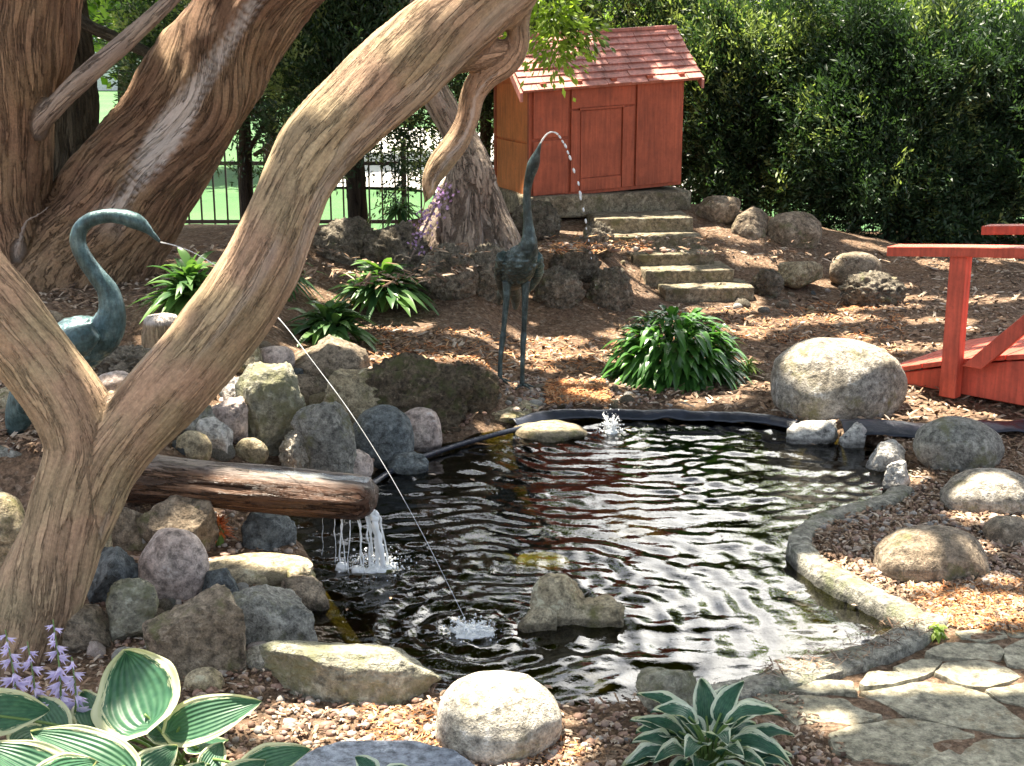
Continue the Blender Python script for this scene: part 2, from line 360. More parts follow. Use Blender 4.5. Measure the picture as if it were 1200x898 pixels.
M_glossy = leafmat('glossy_leaves', (0.025, 0.085, 0.02), (0.085, 0.22, 0.04), 0.25, 0.28, spec=0.6)
M_strap = leafmat('strap_leaves', (0.035, 0.10, 0.035), (0.13, 0.24, 0.07), 0.3, 0.35)
M_bell = leafmat('lilac_petals', (0.55, 0.49, 0.76), (0.76, 0.72, 0.90), 0.35, 0.5, (1.2, 1.1, 1.3))
M_purple = leafmat('purple_petals', (0.40, 0.24, 0.48), (0.62, 0.45, 0.66), 0.3, 0.5, (1.2, 1.1, 1.3))
M_orange = leafmat('orange_sprigs', (0.45, 0.11, 0.03), (0.65, 0.22, 0.06), 0.3, 0.6, (1.2, 1.0, 0.8))
def hostamat(name, ca, cb, edge, ew):
    m, n, l, b = nodemat(name)
    a = nd(n, 'ShaderNodeAttribute', attribute_name='leafuv'); sx = n.new('ShaderNodeSeparateXYZ'); l.new(a.outputs['Vector'], sx.inputs[0])
    N = nd(n, 'ShaderNodeTexNoise', Scale=3.5, Detail=3, Roughness=0.6)
    mp = nd(n, 'ShaderNodeMapping'); mp.inputs['Scale'].default_value = (1.2, 6, 8); l.new(a.outputs['Vector'], mp.inputs['Vector']); l.new(mp.outputs[0], N.inputs['Vector'])
    ab = nd(n, 'ShaderNodeMath', operation='ABSOLUTE'); l.new(sx.outputs['Y'], ab.inputs[0])
    ad = nd(n, 'ShaderNodeMath', operation='MULTIPLY_ADD'); l.new(N.outputs[0], ad.inputs[0]); ad.inputs[1].default_value = 0.55; l.new(ab.outputs[0], ad.inputs[2])
    r = ramp(n, [(1.0-ew+0.2, 0), (1.0-ew+0.25, 1)])
    sb = nd(n, 'ShaderNodeMath', operation='SUBTRACT'); l.new(ad.outputs[0], sb.inputs[0]); sb.inputs[1].default_value = 0.07
    l.new(sb.outputs[0], r.inputs[0])
    N2 = nd(n, 'ShaderNodeTexNoise', Scale=5, Detail=4); l.new(a.outputs['Vector'], N2.inputs['Vector'])
    rg = ramp(n, [(0.35, ca), (0.65, cb)]); l.new(N2.outputs[0], rg.inputs[0])
    # veins: stripes across v that converge at both ends
    vm = nd(n, 'ShaderNodeMath', operation='MULTIPLY'); l.new(sx.outputs['Y'], vm.inputs[0]); vm.inputs[1].default_value = 34
    sn = nd(n, 'ShaderNodeMath', operation='SINE'); l.new(vm.outputs[0], sn.inputs[0])
    rv = ramp(n, [(0.0, 0.88), (1.0, 1.05)]); 
    h = nd(n, 'ShaderNodeMath', operation='MULTIPLY_ADD'); l.new(sn.outputs[0], h.inputs[0]); h.inputs[1].default_value = 0.5; h.inputs[2].default_value = 0.5
    l.new(h.outputs[0], rv.inputs[0])
    g2 = mixc(n, l, 1.0, rg.outputs[0], rv.outputs[0], 'MULTIPLY')
    col = mixc(n, l, r.outputs[0], g2, edge)
    l.new(col, b.inputs['Base Color']); b.inputs['Roughness'].default_value = 0.42; b.inputs['Specular IOR Level'].default_value = 0.35
    bumpit(n, l, b, h.outputs[0], 0.45, 0.004)
    t = n.new('ShaderNodeBsdfTranslucent'); tcn = mixc(n, l, 1.0, col, (1.3, 1.3, 0.7), 'MULTIPLY'); l.new(tcn, t.inputs[0])
    mx = nd(n, 'ShaderNodeMixShader', Fac=0.22); l.new(b.outputs[0], mx.inputs[1]); l.new(t.outputs[0], mx.inputs[2])
    l.new(mx.outputs[0], n['Material Output'].inputs[0])
    return m
M_hosta = hostamat('variegated_hosta_leaf', (0.035, 0.115, 0.062), (0.065, 0.17, 0.088), (0.58, 0.60, 0.38), 0.25)
M_hosta2 = hostamat('white_edged_hosta_leaf', (0.030, 0.10, 0.065), (0.06, 0.16, 0.10), (0.62, 0.68, 0.56), 0.30)

# water / foam
def watermat():
    m, n, l, b = nodemat('pond_water'); n.remove(b)
    tr = n.new('ShaderNodeBsdfTransparent'); tr.inputs[0].default_value = (0.48, 0.49, 0.22, 1)
    gl = n.new('ShaderNodeBsdfGlossy'); gl.inputs['Roughness'].default_value = 0.02; gl.inputs[0].default_value = (1, 1, 1, 1)
    fr = nd(n, 'ShaderNodeFresnel', IOR=1.45)
    tc = n.new('ShaderNodeTexCoord')
    N = nd(n, 'ShaderNodeTexNoise', Scale=28, Detail=3, Roughness=0.55); l.new(tc.outputs['Object'], N.inputs['Vector'])
    bu = bumpit(n, l, None, N.outputs[0], 0.12, 0.01)
    l.new(bu.outputs[0], gl.inputs['Normal']); l.new(bu.outputs[0], fr.inputs['Normal'])
    mx = n.new('ShaderNodeMixShader'); l.new(fr.outputs[0], mx.inputs[0]); l.new(tr.outputs[0], mx.inputs[1]); l.new(gl.outputs[0], mx.inputs[2])
    l.new(mx.outputs[0], n['Material Output'].inputs[0]); return m
M_water = watermat()
def foammat(name, alpha, c=(0.85, 0.88, 0.9)):
    m, n, l, b = nodemat(name)
    b.inputs['Base Color'].default_value = (*c, 1); b.inputs['Roughness'].default_value = 0.15
    b.inputs['Alpha'].default_value = alpha; b.inputs['Specular IOR Level'].default_value = 0.8
    return m
M_jet = foammat('falling_water', 0.85, (0.93, 0.95, 0.96)); M_drop = foammat('water_drops', 0.9); M_thin2 = foammat('thin_stream', 0.5); M_thin = foammat('thin_water', 0.28)

# ------------------------------------------------------------------ terrain
POND = [(350,628),(372,655),(374,690),(368,745),(395,775),(440,795),(520,806),(600,818),(700,822),(775,815),(850,803),(950,772),(1020,742),(1045,726),
        (1030,708),(980,685),(935,655),(924,635),(945,615),(1000,596),(1045,578),(1060,560),(1045,540),(1010,518),(930,503),(880,494),(760,488),(660,489),(610,500),(545,516),(490,533),(450,550),(415,578),(350,600)]
PW = np.array([G(x, y, 0)[:2] for x, y in POND])
PW = spline(np.c_[np.r_[PW, PW[:1]], np.zeros(len(PW)+1)], 240)[:-1, :2]
def pond_sd(X, Y):
    sh = X.shape; p = np.c_[X.ravel(), Y.ravel()]; a = PW; b = np.roll(PW, -1, 0)
    out = np.full(len(p), 9.0); box = (p[:, 0] > -1.6) & (p[:, 0] < 2.0) & (p[:, 1] > 2.4) & (p[:, 1] < 6.4)
    idx = np.nonzero(box)[0]
    for ch in np.array_split(idx, max(1, len(idx)//8000)):
        q = p[ch][:, None]; e = b-a; t = np.clip(((q-a)*e).sum(-1)/(e*e).sum(-1), 0, 1)
        d = np.sqrt((((a+t[..., None]*e)-q)**2).sum(-1)).min(1)
        cr = ((a[:, 1] > q[..., 1]) != (b[:, 1] > q[..., 1])) & (q[..., 0] < (b[:, 0]-a[:, 0])*(q[..., 1]-a[:, 1])/(b[:, 1]-a[:, 1]+1e-12)+a[:, 0])
        out[ch] = np.where(cr.sum(1) % 2 == 1, -d, d)
    return out.reshape(sh)
def dry(X, Y):
    z = 0.035+0.06*smooth(5.4, 7.8, Y)
    z = z+0.38*np.exp(-(np.abs((X-0.55)/1.1)**3+np.abs((Y-9.1)/1.1)**3))
    z = z+0.32*np.exp(-(((X+0.45)/0.8)**2+((Y-7.75)/0.62)**2))
    z = z+0.14*smooth(0.12, -0.2, X)*smooth(5.45, 5.75, Y)*(1-smooth(7.5, 9.5, Y))
    z = z+0.26*smooth(-0.75, -1.45, X)*smooth(3.75, 4.35, Y)*(1-0.6*smooth(8.0, 10.5, Y))
    z = z+0.17*np.exp(-(((X-0.40)/0.27)**2+((Y-7.75)/0.42)**2))
    z = z+0.05*smooth(1.0, 2.4, X)*smooth(5.2, 6.2, Y)
    z = z+0.2*np.exp(-(((X-1.9)/0.9)**2+((Y-8.9)/0.6)**2))
    z = z-0.55*smooth(10.2, 13.0, Y)
    return z
def ground(X, Y):
    X = np.asarray(X, float); Y = np.asarray(Y, float)
    sd = pond_sd(np.atleast_1d(X), np.atleast_1d(Y)).reshape(X.shape if X.shape else (1,))
    d = dry(X, Y)+0.02*fbm(np.stack([X*2.2, Y*2.2, X*0], -1), 3)*(1-smooth(9, 14, Y))+0.008*noise(np.stack([X*14, Y*14, X*0+4], -1))
    t = smooth(-0.03, 0.10, sd)
    bottom = np.minimum(-0.02, 0.0-np.minimum(0.42, np.maximum(-sd, 0)*1.4))
    z = bottom*(1-t)+d*t
    return z if X.shape else float(z[0])
def gz(x, y): return float(ground(np.array(float(x)), np.array(float(y))))
def axis(lo, hi, step, far):
    a = list(np.arange(lo, hi+1e-6, step)); s = step; x = hi
    up = []
    while x < far[1]: s *= 1.22; x += s; up.append(x)
    s = step; x = lo; dn = []
    while x > far[0]: s *= 1.22; x -= s; dn.append(x)
    return np.array(dn[::-1]+a+up)
gx = axis(-2.9, 3.1, 0.026, (-260, 260)); gy = axis(2.2, 8.6, 0.026, (-120, 400))
GX, GY = np.meshgrid(gx, gy); GZ = ground(GX, GY)
nx, ny = len(gx), len(gy)
def gridfaces(nx, ny):
    i = np.arange(nx*ny).reshape(ny, nx); return np.stack([i[:-1, :-1], i[:-1, 1:], i[1:, 1:], i[1:, :-1]], -1).reshape(-1, 4)
def mulchmat():
    m, n, l, b = nodemat('mulch_ground')
    tc = n.new('ShaderNodeTexCoord')
    mp = nd(n, 'ShaderNodeMapping'); mp.inputs['Scale'].default_value = (1, 1.0, 1); l.new(tc.outputs['Object'], mp.inputs['Vector'])
    V = nd(n, 'ShaderNodeTexVoronoi', Scale=55.0); l.new(mp.outputs[0], V.inputs['Vector'])
    N1 = nd(n, 'ShaderNodeTexNoise', Scale=2.2, Detail=5, Roughness=0.65); l.new(mp.outputs[0], N1.inputs['Vector'])
    N2 = nd(n, 'ShaderNodeTexNoise', Scale=70, Detail=5, Roughness=0.75); l.new(mp.outputs[0], N2.inputs['Vector'])
    sx = n.new('ShaderNodeSeparateColor'); l.new(V.outputs['Color'], sx.inputs[0])
    r = ramp(n, [(0.0, (0.06, 0.035, 0.022)), (0.35, (0.15, 0.09, 0.06)), (0.7, (0.23, 0.14, 0.09)), (1.0, (0.34, 0.27, 0.21))]); l.new(sx.outputs[0], r.inputs[0])
    r1 = ramp(n, [(0.35, (0.20, 0.15, 0.11)), (0.65, (0.30, 0.20, 0.125))]); l.new(N1.outputs[0], r1.inputs[0])
    col = mixc(n, l, 0.45, r.outputs[0], r1.outputs[0])
    r2 = ramp(n, [(0.35, 0.35), (0.65, 1.5)]); l.new(N2.outputs[0], r2.inputs[0])
    col = mixc(n, l, 0.85, col, r2.outputs[0], 'MULTIPLY')
    # wet dark pond floor below the water line
    g = n.new('ShaderNodeNewGeometry'); sz = n.new('ShaderNodeSeparateXYZ'); l.new(g.outputs['Position'], sz.inputs[0])
    rz = nd(n, 'ShaderNodeMapRange'); l.new(sz.outputs['Z'], rz.inputs[0]); rz.inputs[1].default_value = -0.06; rz.inputs[2].default_value = 0.01; 
    lo = nd(n, 'ShaderNodeMapRange'); l.new(sz.outputs['Y'], lo.inputs[0]); lo.inputs[1].default_value = 9.5; lo.inputs[2].default_value = 10.0
    mxm = nd(n, 'ShaderNodeMath', operation='MAXIMUM'); l.new(rz.outputs[0], mxm.inputs[0]); l.new(lo.outputs[0], mxm.inputs[1])
    bot = mixc(n, l, N1.outputs[0], (0.03, 0.024, 0.012), (0.13, 0.10, 0.04))
    col = mixc(n, l, mxm.outputs[0], bot, col)
    l.new(col, b.inputs['Base Color']); b.inputs['Roughness'].default_value = 0.95; b.inputs['Specular IOR Level'].default_value = 0.15
    b1 = bumpit(n, l, None, V.outputs['Distance'], 0.6, 0.015)
    bumpit(n, l, b, N2.outputs[0], 0.8, 0.02, b1)
    return m
M_mulch = mulchmat()
o = obj('ground', np.stack([GX, GY, GZ], -1), gridfaces(nx, ny), M_mulch); tag(o, kind='structure')

def grassmat():
    m, n, l, b = nodemat('lawn_grass')
    tc = n.new('ShaderNodeTexCoord')
    N1 = nd(n, 'ShaderNodeTexNoise', Scale=1.2, Detail=5); l.new(tc.outputs['Object'], N1.inputs['Vector'])
    N2 = nd(n, 'ShaderNodeTexNoise', Scale=90, Detail=3); l.new(tc.outputs['Object'], N2.inputs['Vector'])
    r = ramp(n, [(0.3, (0.04, 0.12, 0.035)), (0.7, (0.075, 0.19, 0.055))]); l.new(N1.outputs[0], r.inputs[0])
    r2 = ramp(n, [(0.3, 0.6), (0.7, 1.3)]); l.new(N2.outputs[0], r2.inputs[0])
    l.new(mixc(n, l, 0.8, r.outputs[0], r2.outputs[0], 'MULTIPLY'), b.inputs['Base Color']); b.inputs['Roughness'].default_value = 0.9
    bumpit(n, l, b, N2.outputs[0], 0.8, 0.03); return m
M_grass = grassmat()
lx = axis(-12, 14, 0.6, (-200, 200)); ly = np.array(list(np.arange(13.3, 30, 0.5))+[34, 40, 50, 70, 100, 160, 300])
LX, LY = np.meshgrid(lx, ly); LZ = ground(LX, LY)+0.03
tag(obj('lawn', np.stack([LX, LY, LZ], -1), gridfaces(len(lx), len(ly)), M_grass), kind='structure')

M_drive = simple('pale_concrete', (0.50, 0.48, 0.45), 0.9, 0.0, 0.15, 3, 0.1)
dx = np.linspace(-2.6, 15, 30); dy = np.linspace(17.5, 29, 20); DX, DY = np.meshgrid(dx, dy)
tag(obj('driveway', np.stack([DX, DY, ground(DX, DY)+0.06], -1), gridfaces(30, 20), M_drive), kind='structure')
# ------------------------------------------------------------------ water
wx = np.arange(-1.35, 1.85, 0.0115); wy = np.arange(2.7, 6.05, 0.0115)
WX, WY = np.meshgrid(wx, wy)
sp1 = G(553, 742, 0); sp2 = G(716, 507, 0); sp3 = G(440, 668, 0)
WZ = np.zeros_like(WX)
for (c, lam, amp, dec, ph) in ((sp1, 0.092, 0.0036, 1.3, 0), (sp2, 0.078, 0.0030, 1.5, 1.3), (sp3, 0.075, 0.0030, 0.9, 2.2)):
    d = np.hypot(WX-c[0], WY-c[1]); dw = d+0.075*fbm(np.stack([WX*3.2, WY*3.2, WX*0+ph], -1), 3)
    WZ += amp*np.exp(-d/dec)*np.sin(2*np.pi*dw/lam-ph)*(0.5+0.8*noise(np.stack([WX*3, WY*3, WX*0+ph*3], -1)))
    WZ += amp*0.18*np.exp(-d/(dec*0.4))*np.sin(2*np.pi*dw/(lam*0.47)+ph)
WZ += 0.0075*fbm(np.stack([WX*5.5, WY*13, WX*0+9], -1), 3)
for c, rr, aa in ((sp1, 0.2, 0.006), (sp3, 0.22, 0.006), (sp2, 0.12, 0.004)):
    d = np.hypot(WX-c[0], WY-c[1]); WZ += aa*np.exp(-(d/rr)**2)*noise(np.stack([WX*45, WY*45, WX*0], -1))
sdw = pond_sd(WX, WY); keep = sdw < 0.055
ids = -np.ones(WX.size, int); kk = keep.ravel(); ids[kk] = np.arange(kk.sum())
F = gridfaces(len(wx), len(wy)); F = F[(kk[F]).all(1)]
o = obj('water', np.stack([WX, WY, WZ], -1).reshape(-1, 3)[kk], ids[F], M_water); tag(o, kind='structure')

TT = np.concatenate([np.arange(2.2, 9.0, 0.02), np.arange(9.0, 30, 0.1)])
def hit(x, y):
    d = ray(x, y); t = TT/d[1]; p = np.array((0, 0, EYE))[None]+d[None]*t[:, None]
    below = p[:, 2] < np.maximum(ground(p[:, 0], p[:, 1]), 0.0)
    i = int(below.argmax()) if below.any() else len(TT)-1
    return np.array((p[i, 0], p[i, 1], gz(p[i, 0], p[i, 1])))
# ------------------------------------------------------------------ rocks
def rock_shape(seed, ax, kind='round', sub=4, yaw=0.0, rough=1.0):
    V, F = ICO[sub]; V = V.copy(); r = np.random.default_rng(seed)
    if kind == 'round':
        V = V*(1+0.13*fbm(V*1.1+seed*3.1, 3)[:, None]*rough+0.035*fbm(V*4.5+seed, 5)[:, None]*rough)
        V = np.sign(V)*np.abs(V)**0.92
        for k in range(3):
            nn = unit(r.normal(size=3)); d = 0.82+0.12*r.random(); s = V@nn-d; V = V-nn*np.maximum(s, 0)[:, None]*0.6
    elif kind == 'jag':
        V = np.sign(V)*np.abs(V)**0.62; qa = r.random()*1.2-0.6; V = np.c_[V[:, 0]*math.cos(qa)-V[:, 1]*math.sin(qa), V[:, 0]*math.sin(qa)+V[:, 1]*math.cos(qa), V[:, 2]]
        V = V*(1+0.16*fbm(V*1.3+seed*3.1, 3)[:, None])
        for k in range(10):
            nn = unit(r.normal(size=3)*np.array((1, 1, 0.9))); d = 0.60+0.40*r.random(); s = V@nn-d; V = V-nn*np.maximum(s, 0)[:, None]*0.985
        V = V/np.abs(V).max(0)
        V = V*(1+0.12*fbm(V*2.4+seed, 5)[:, None]*rough-0.11*np.abs(fbm(V*5+seed, 5))[:, None]+0.02*noise(V*22+seed)[:, None])
    elif kind == 'tufa':
        V = V*(1+0.28*fbm(V*1.6+seed*2.2, 3)[:, None])
        V = V*(1-0.42*np.abs(fbm(V*4.5+seed, 4))[:, None]-0.16*np.abs(noise(V*11+seed))[:, None]+0.15)
    elif kind == 'flat':
        V[:, 2] = np.sign(V[:, 2])*np.abs(V[:, 2])**0.55
        V = V*(1+0.12*fbm(V*1.6+seed*3.1, 3)[:, None]+0.03*fbm(V*7+seed, 3)[:, None])
    c, s = math.cos(yaw), math.sin(yaw)
    V = np.c_[V[:, 0]*c-V[:, 1]*s, V[:, 0]*s+V[:, 1]*c, V[:, 2]]
    return V*np.array(ax), F
ROCKS = []
def rock(label, box, mat, zg=None, kind='round', seed=None, dr=0.8, embed=0.3, tilt=0.0, sub=5, name='boulder', cat='boulder', group=None, Y=None, yaw=None):
    """box = outline in the photograph; turned into a real rock of its own size standing on the ground there"""
    x0, y0, x1, y1 = box; xc = (x0+x1)/2; yc = (y0+y1)/2
    seed = seed if seed is not None else len(ROCKS)+11
    if Y is None:
        g = hit(xc, y1) if zg is None else G(xc, y1, zg)
        Yc = g[1]
    else: Yc = Y
    for _ in range(3):
        a = px((x1-x0)/2, Yc); th = math.atan2(EYE-0.15, Yc)
        b = a*dr; v = px((y1-y0)/2, Yc)/math.cos(th)
        c2 = v*v-(b*math.sin(th))**2; c = math.sqrt(max(c2, (0.35*v)**2))/math.cos(th)*(1.08)
        if Y is None: Yc = g[1]+b*0.75
    if Y is None:
        ctr = P(xc, yc+px(0, 1)+0.10*(y1-y0), Yc)
    else: ctr = P(xc, yc+0.06*(y1-y0), Yc)
    if xc < 520 and 395 < yc < 800 and kind != 'flat': a *= 1.13; b *= 1.2; c *= 1.10
    V, F = rock_shape(seed, (a*1.03, b, c*1.05), kind, sub, 0 if yaw is None else yaw)
    if tilt:
        ct, st = math.cos(tilt), math.sin(tilt); V = np.c_[V[:, 0]*ct-V[:, 2]*st, V[:, 1], V[:, 0]*st+V[:, 2]*ct]
    zb = V[:, 2].min()
    o = obj(name, V+ctr, F, mat, origin=(ctr[0], ctr[1], ctr[2]+zb)); tag(o, label, cat, group)
    ROCKS.append((ctr, a, b, c)); return o
rock('largest round granite boulder beside the low end of the red bridge', (904,394,1058,492), M_granite, seed=3, dr=0.75, sub=5)
rock('grey boulder with a yellow green mossy side on the right pond bank', (1072,488,1175,552), M_grey, tilt=-0.1, seed=5)
rock('low pale oval boulder at the right edge between two other boulders', (1102,546,1215,602), M_granite, seed=6)
rock('brown grey rounded boulder just behind the bend of the pond kerb', (1020,614,1158,684), M_brown, seed=9, sub=5)
rock('pale domed boulder standing alone in gravel at the front', (507,783,666,890), M_pale, seed=12, dr=0.9, sub=5)
rock('long low pale green rock with a ridged top at the front pond edge', (302,748,516,826), M_green, kind='jag', seed=4, dr=0.4, sub=5, yaw=0.1)
rock('squarish grey rock with a flat pale top at the near left pond edge', (252,686,372,768), M_grey, kind='jag', seed=21, dr=0.75, sub=5)
rock('smooth pinkish white egg shaped stone standing upright below the log', (164,622,240,704), M_pink, seed=15, dr=0.7, tilt=-0.25)
rock('tall craggy grey green rock standing behind the log spout', (276,428,356,536), M_green, kind='jag', seed=31, dr=0.7, sub=5)
rock('round dark blue grey stone at the left water edge', (414,478,482,548), M_slate, seed=17, dr=0.8)
rock('small rounded pinkish stone at the end of the rock bank', (470,478,517,528), M_pink, seed=18)
rock('tan flat topped rock with mossy streaks above the dark blue stone', (372,436,456,508), M_tan, kind='jag', seed=19, sub=5)
rock('long grey rock slanting down behind the log end', (352,470,428,560), M_grey, kind='jag', seed=23, dr=0.6, tilt=0.5)
rock('brownish grey wedge of rock at the top of the bank under the strap leaves', (338,398,426,450), M_brown, kind='jag', seed=24, tilt=-0.25)
rock('angular white grey stone above the left end of the log', (230,488,276,538), M_white, kind='jag', seed=25)
rock('small lichen spotted stone between the craggy rock and the log', (334,504,384,552), M_pale, kind='tufa', seed=26)
rock('wide brown grey rock with a rough slanting face in front of the egg shaped stone', (170,694,286,796), M_brown, kind='jag', seed=27, dr=0.6, sub=5)
rock('greenish block of rock between the slate stone and the wide brown rock', (124,680,186,752), M_green, kind='jag', seed=28)
rock('dark slate stone half hidden beside the trunk of the forked tree', (96,628,166,712), M_slate, seed=29, kind='jag')
rock('tan rock with a sunlit edge just right of the forked trunk', (82,608,130,700), M_tan, seed=30, kind='jag')
rock('dark angular rock at the foot of the forked trunk', (66,712,132,768), M_brown, seed=33, kind='jag')
rock('brown jagged rock under the middle of the log spout', (160,580,252,652), M_brown, seed=34, kind='jag', dr=0.6)
rock('flat yellowish ledge stone under the log touching the water', (232,648,372,688), M_tan, seed=36, kind='flat', dr=0.6)
pk = G(655, 728, 0.0); VV_, FF_, nn_ = [], [], 0
for (ox, oy, oz), sz_, sd_ in (((-0.005, 0.03, 0.03), (0.085, 0.08, 0.098), 53), ((0.075, 0.01, 0.0), (0.105, 0.07, 0.062), 61), ((-0.055, -0.02, 0.0), (0.07, 0.055, 0.058), 71)):
    V, F = rock_shape(sd_, sz_, 'jag', 5, 0.3); VV_.append(V+pk+np.array((ox, oy, oz))); FF_.append(F+nn_); nn_ += len(V)
tag(obj('boulder', np.concatenate(VV_), np.concatenate(FF_), M_tan, origin=pk-(0, 0, 0.06)), 'big two humped rock standing in the pond', 'boulder')
rock('greenish rock at the pond edge behind the small white edged hosta', (742,782,838,836), M_green, kind='jag', seed=38, dr=0.5)
rock('flat sunlit slab under the feet of the standing crane', (556,462,634,490), M_tan, kind='flat', seed=39, dr=1.3)
rock('yellow mossy stone under water near the back rim of the pond', (600,492,690,520), M_tan, zg=-0.02, kind='flat', seed=40, dr=0.9)
rock('big yellow rock behind the drooping tail of the left crane', (-30,462,50,556), M_tan, seed=41, Y=4.75, kind='jag')
rock('brown boulder topmost on the slope right of the playhouse', (898,246,962,292), M_brown, seed=42, zg=0.3)
rock('smooth grey brown boulder above the porous rock on the slope', (972,294,1030,332), M_brown, seed=43, zg=0.18)
rock('flat mossy rock between the stone steps and the smooth slope boulder', (906,300,966,332), M_tan, seed=44, zg=0.2, kind='jag')
rock('pale porous rock below the smooth slope boulder', (990,318,1056,358), M_tufa, seed=45, kind='tufa', sub=5)
rock('small dark rock beside the corner of the playhouse plinth', (852,240,900,282), M_brown, seed=46, zg=0.35, kind='jag')
rock('dark boulder at the back left corner of the slope by the hedge', (812,226,866,266), M_brown, seed=47, zg=0.42, kind='jag')
rock('small porous stone right beside the lowest stone step', (880,316,916,348), M_tufa, seed=48, kind='tufa')
rock('long low mossy ledge with a ragged face at the back left pond edge', (424,426,540,506), M_wetmoss, seed=51, kind='tufa', dr=0.5, sub=5)
rock('short mossy ledge between the long ledge and the standing crane', (518,426,580,486), M_wetmoss, seed=52, kind='tufa', dr=0.5, sub=5)
rock('reddish flat stone on the bank below the left crane', (112,436,160,476), M_pink, seed=54, kind='flat', Y=4.75)
rock('dark speckled stone behind the breast of the left crane', (118,408,182,446), M_tufa, seed=55, kind='tufa', Y=5.1)
rock('tan sandy stone deep in the crotch of the forked tree', (116,462,170,520), M_tan, seed=56, kind='jag', Y=4.55)
rock('brown stone on the left bank under the root of the leaning trunk', (34,362,76,396), M_brown, seed=57, Y=5.6)
rock('mossy dark rock low behind the forked trunk at the left edge', (-20,520,60,590), M_grey, seed=58, Y=4.3, kind='jag')
rock('pale sunlit rock at the left edge behind the forked trunk base', (-40,582,34,672), M_tan, seed=59, Y=3.75)
rock('small rounded tan stone touching the big hosta leaf', (216,784,262,812), M_tan, seed=60)
rock('pinkish stone tucked between the craggy rock and the leaning limb', (246,466,290,520), M_pink, seed=61, kind='jag', dr=0.6)
rock('small mossy yellow stone under the leaning limb by the log', (208,506,246,540), M_tan, seed=62)
rock('small brown stone on top of the log between white and craggy stones', (276,514,312,542), M_tan, seed=63)
rock('grey stone behind the craggy rock in the shade of the limb', (262,440,300,486), M_white, seed=64, kind='jag')
rock('pink topped flat stone at the crest of the rock bank', (300,404,346,436), M_pink, seed=65, kind='flat')
rock('pale stone half covered by gravel between hosta and long green rock', (280,756,346,786), M_pale, seed=66, kind='flat')
rock('tiny grey stone sunk in mulch at the far right bank', (1150,602,1215,640), M_brown, seed=67)
for lab, b, m_, s in (('white sunlit edging stone at the back right corner of the pond', (918,486,984,520), M_white, 70), ('narrow white edging stone next to the black liner', (982,494,1022,526), M_white, 71),
                      ('upper of two tilted grey edging stones on the right pond rim', (1014,514,1062,552), M_white, 72), ('lower of two tilted edging stones above the pond kerb', (1032,538,1072,578), M_white, 73)):
    rock(lab, b, m_, seed=s, kind='jag', dr=0.8)
# porous rock mound round the gnarled tree
for lab, b, s in (('dark porous rock directly under the gnarled stump', (488,288,560,352), 80), ('dark porous rock between the stump and the standing crane', (546,290,604,352), 81),
                  ('wide dark porous rock left of the gnarled stump', (430,262,500,322), 82), ('porous rock at the left end of the mound below the fence', (376,256,440,312), 83),
                  ('small porous rock in front of the left mound by strap leaves', (462,306,502,346), 84), ('pale rough rock beside the corner of the playhouse', (604,236,652,282), 85),
                  ('grey porous rock right of the standing crane', (628,314,680,362), 86), ('low porous rock at the lower left of the steps', (690,316,740,364), 87),
                  ('rough rock in the needle slope left of the steps', (648,288,700,330), 88), ('rough stone against the left side of the top steps', (682,262,720,300), 89)):
    rock(lab, b, M_tufa, seed=s, kind='tufa', sub=5, dr=0.7)
# underwater stones
for lab, b, s in (('sunken yellow stone in mid pond nearer the splash', (545,640,600,664), 90), ('sunken orange stone in mid pond beside the rock', (608,640,664,666), 91)):
    p = G((b[0]+b[2])/2, (b[1]+b[3])/2, -0.02); V, F = rock_shape(s, (0.09, 0.075, 0.04), 'flat', 3)
    tag(obj('sunken_stone', V+p-(0, 0, 0.035), F, M_tan, origin=p-(0, 0, 0.07)), lab, 'stone')

# small stones wedged in the bank
def scatter(n, poly, seed):
    r = np.random.default_rng(seed); p = np.array(poly, float); out = []
    while len(out) < n:
        q = p.min(0)+(p.max(0)-p.min(0))*r.random(2); a = p; b = np.roll(p, -1, 0)
        c = ((a[:, 1] > q[1]) != (b[:, 1] > q[1])) & (q[0] < (b[:, 0]-a[:, 0])*(q[1]-a[:, 1])/(b[:, 1]-a[:, 1]+1e-12)+a[:, 0])
        if c.sum() % 2: out.append(q)
    return out
def wpx(x, y):
    return hit(x, y)
mats_small = [M_grey, M_tan, M_brown, M_pink, M_white, M_slate, M_tufa]
fill_protos = []
for k in range(7):
    V, F = rock_shape(300+k, (1, 0.85, 0.7), 'jag' if k % 2 else 'round', 3)
    me = mesh('small_stone', V, F); me.materials.append(mats_small[k]); fill_protos.append(me)
def small_stones(n, poly, smin, smax, label, group, seed):
    r = np.random.default_rng(seed)
    for i, (x, y) in enumerate(scatter(n, poly, seed)):
        g = wpx(x, y)
        if pond_sd(np.array([g[0]]), np.array([g[1]]))[0] < 0.02: continue
        s = smin+(smax-smin)*r.random()**2
        o = bpy.data.objects.new('small_stone', fill_protos[r.integers(7)]); COL.objects.link(o)
        o.location = (g[0], g[1], g[2]+s*0.25); o.scale = (s, s*(0.8+0.4*r.random()), s*(0.8+0.3*r.random())); o.rotation_euler = (0, 0, 6.28*r.random())
        tag(o, label, 'stone', group)
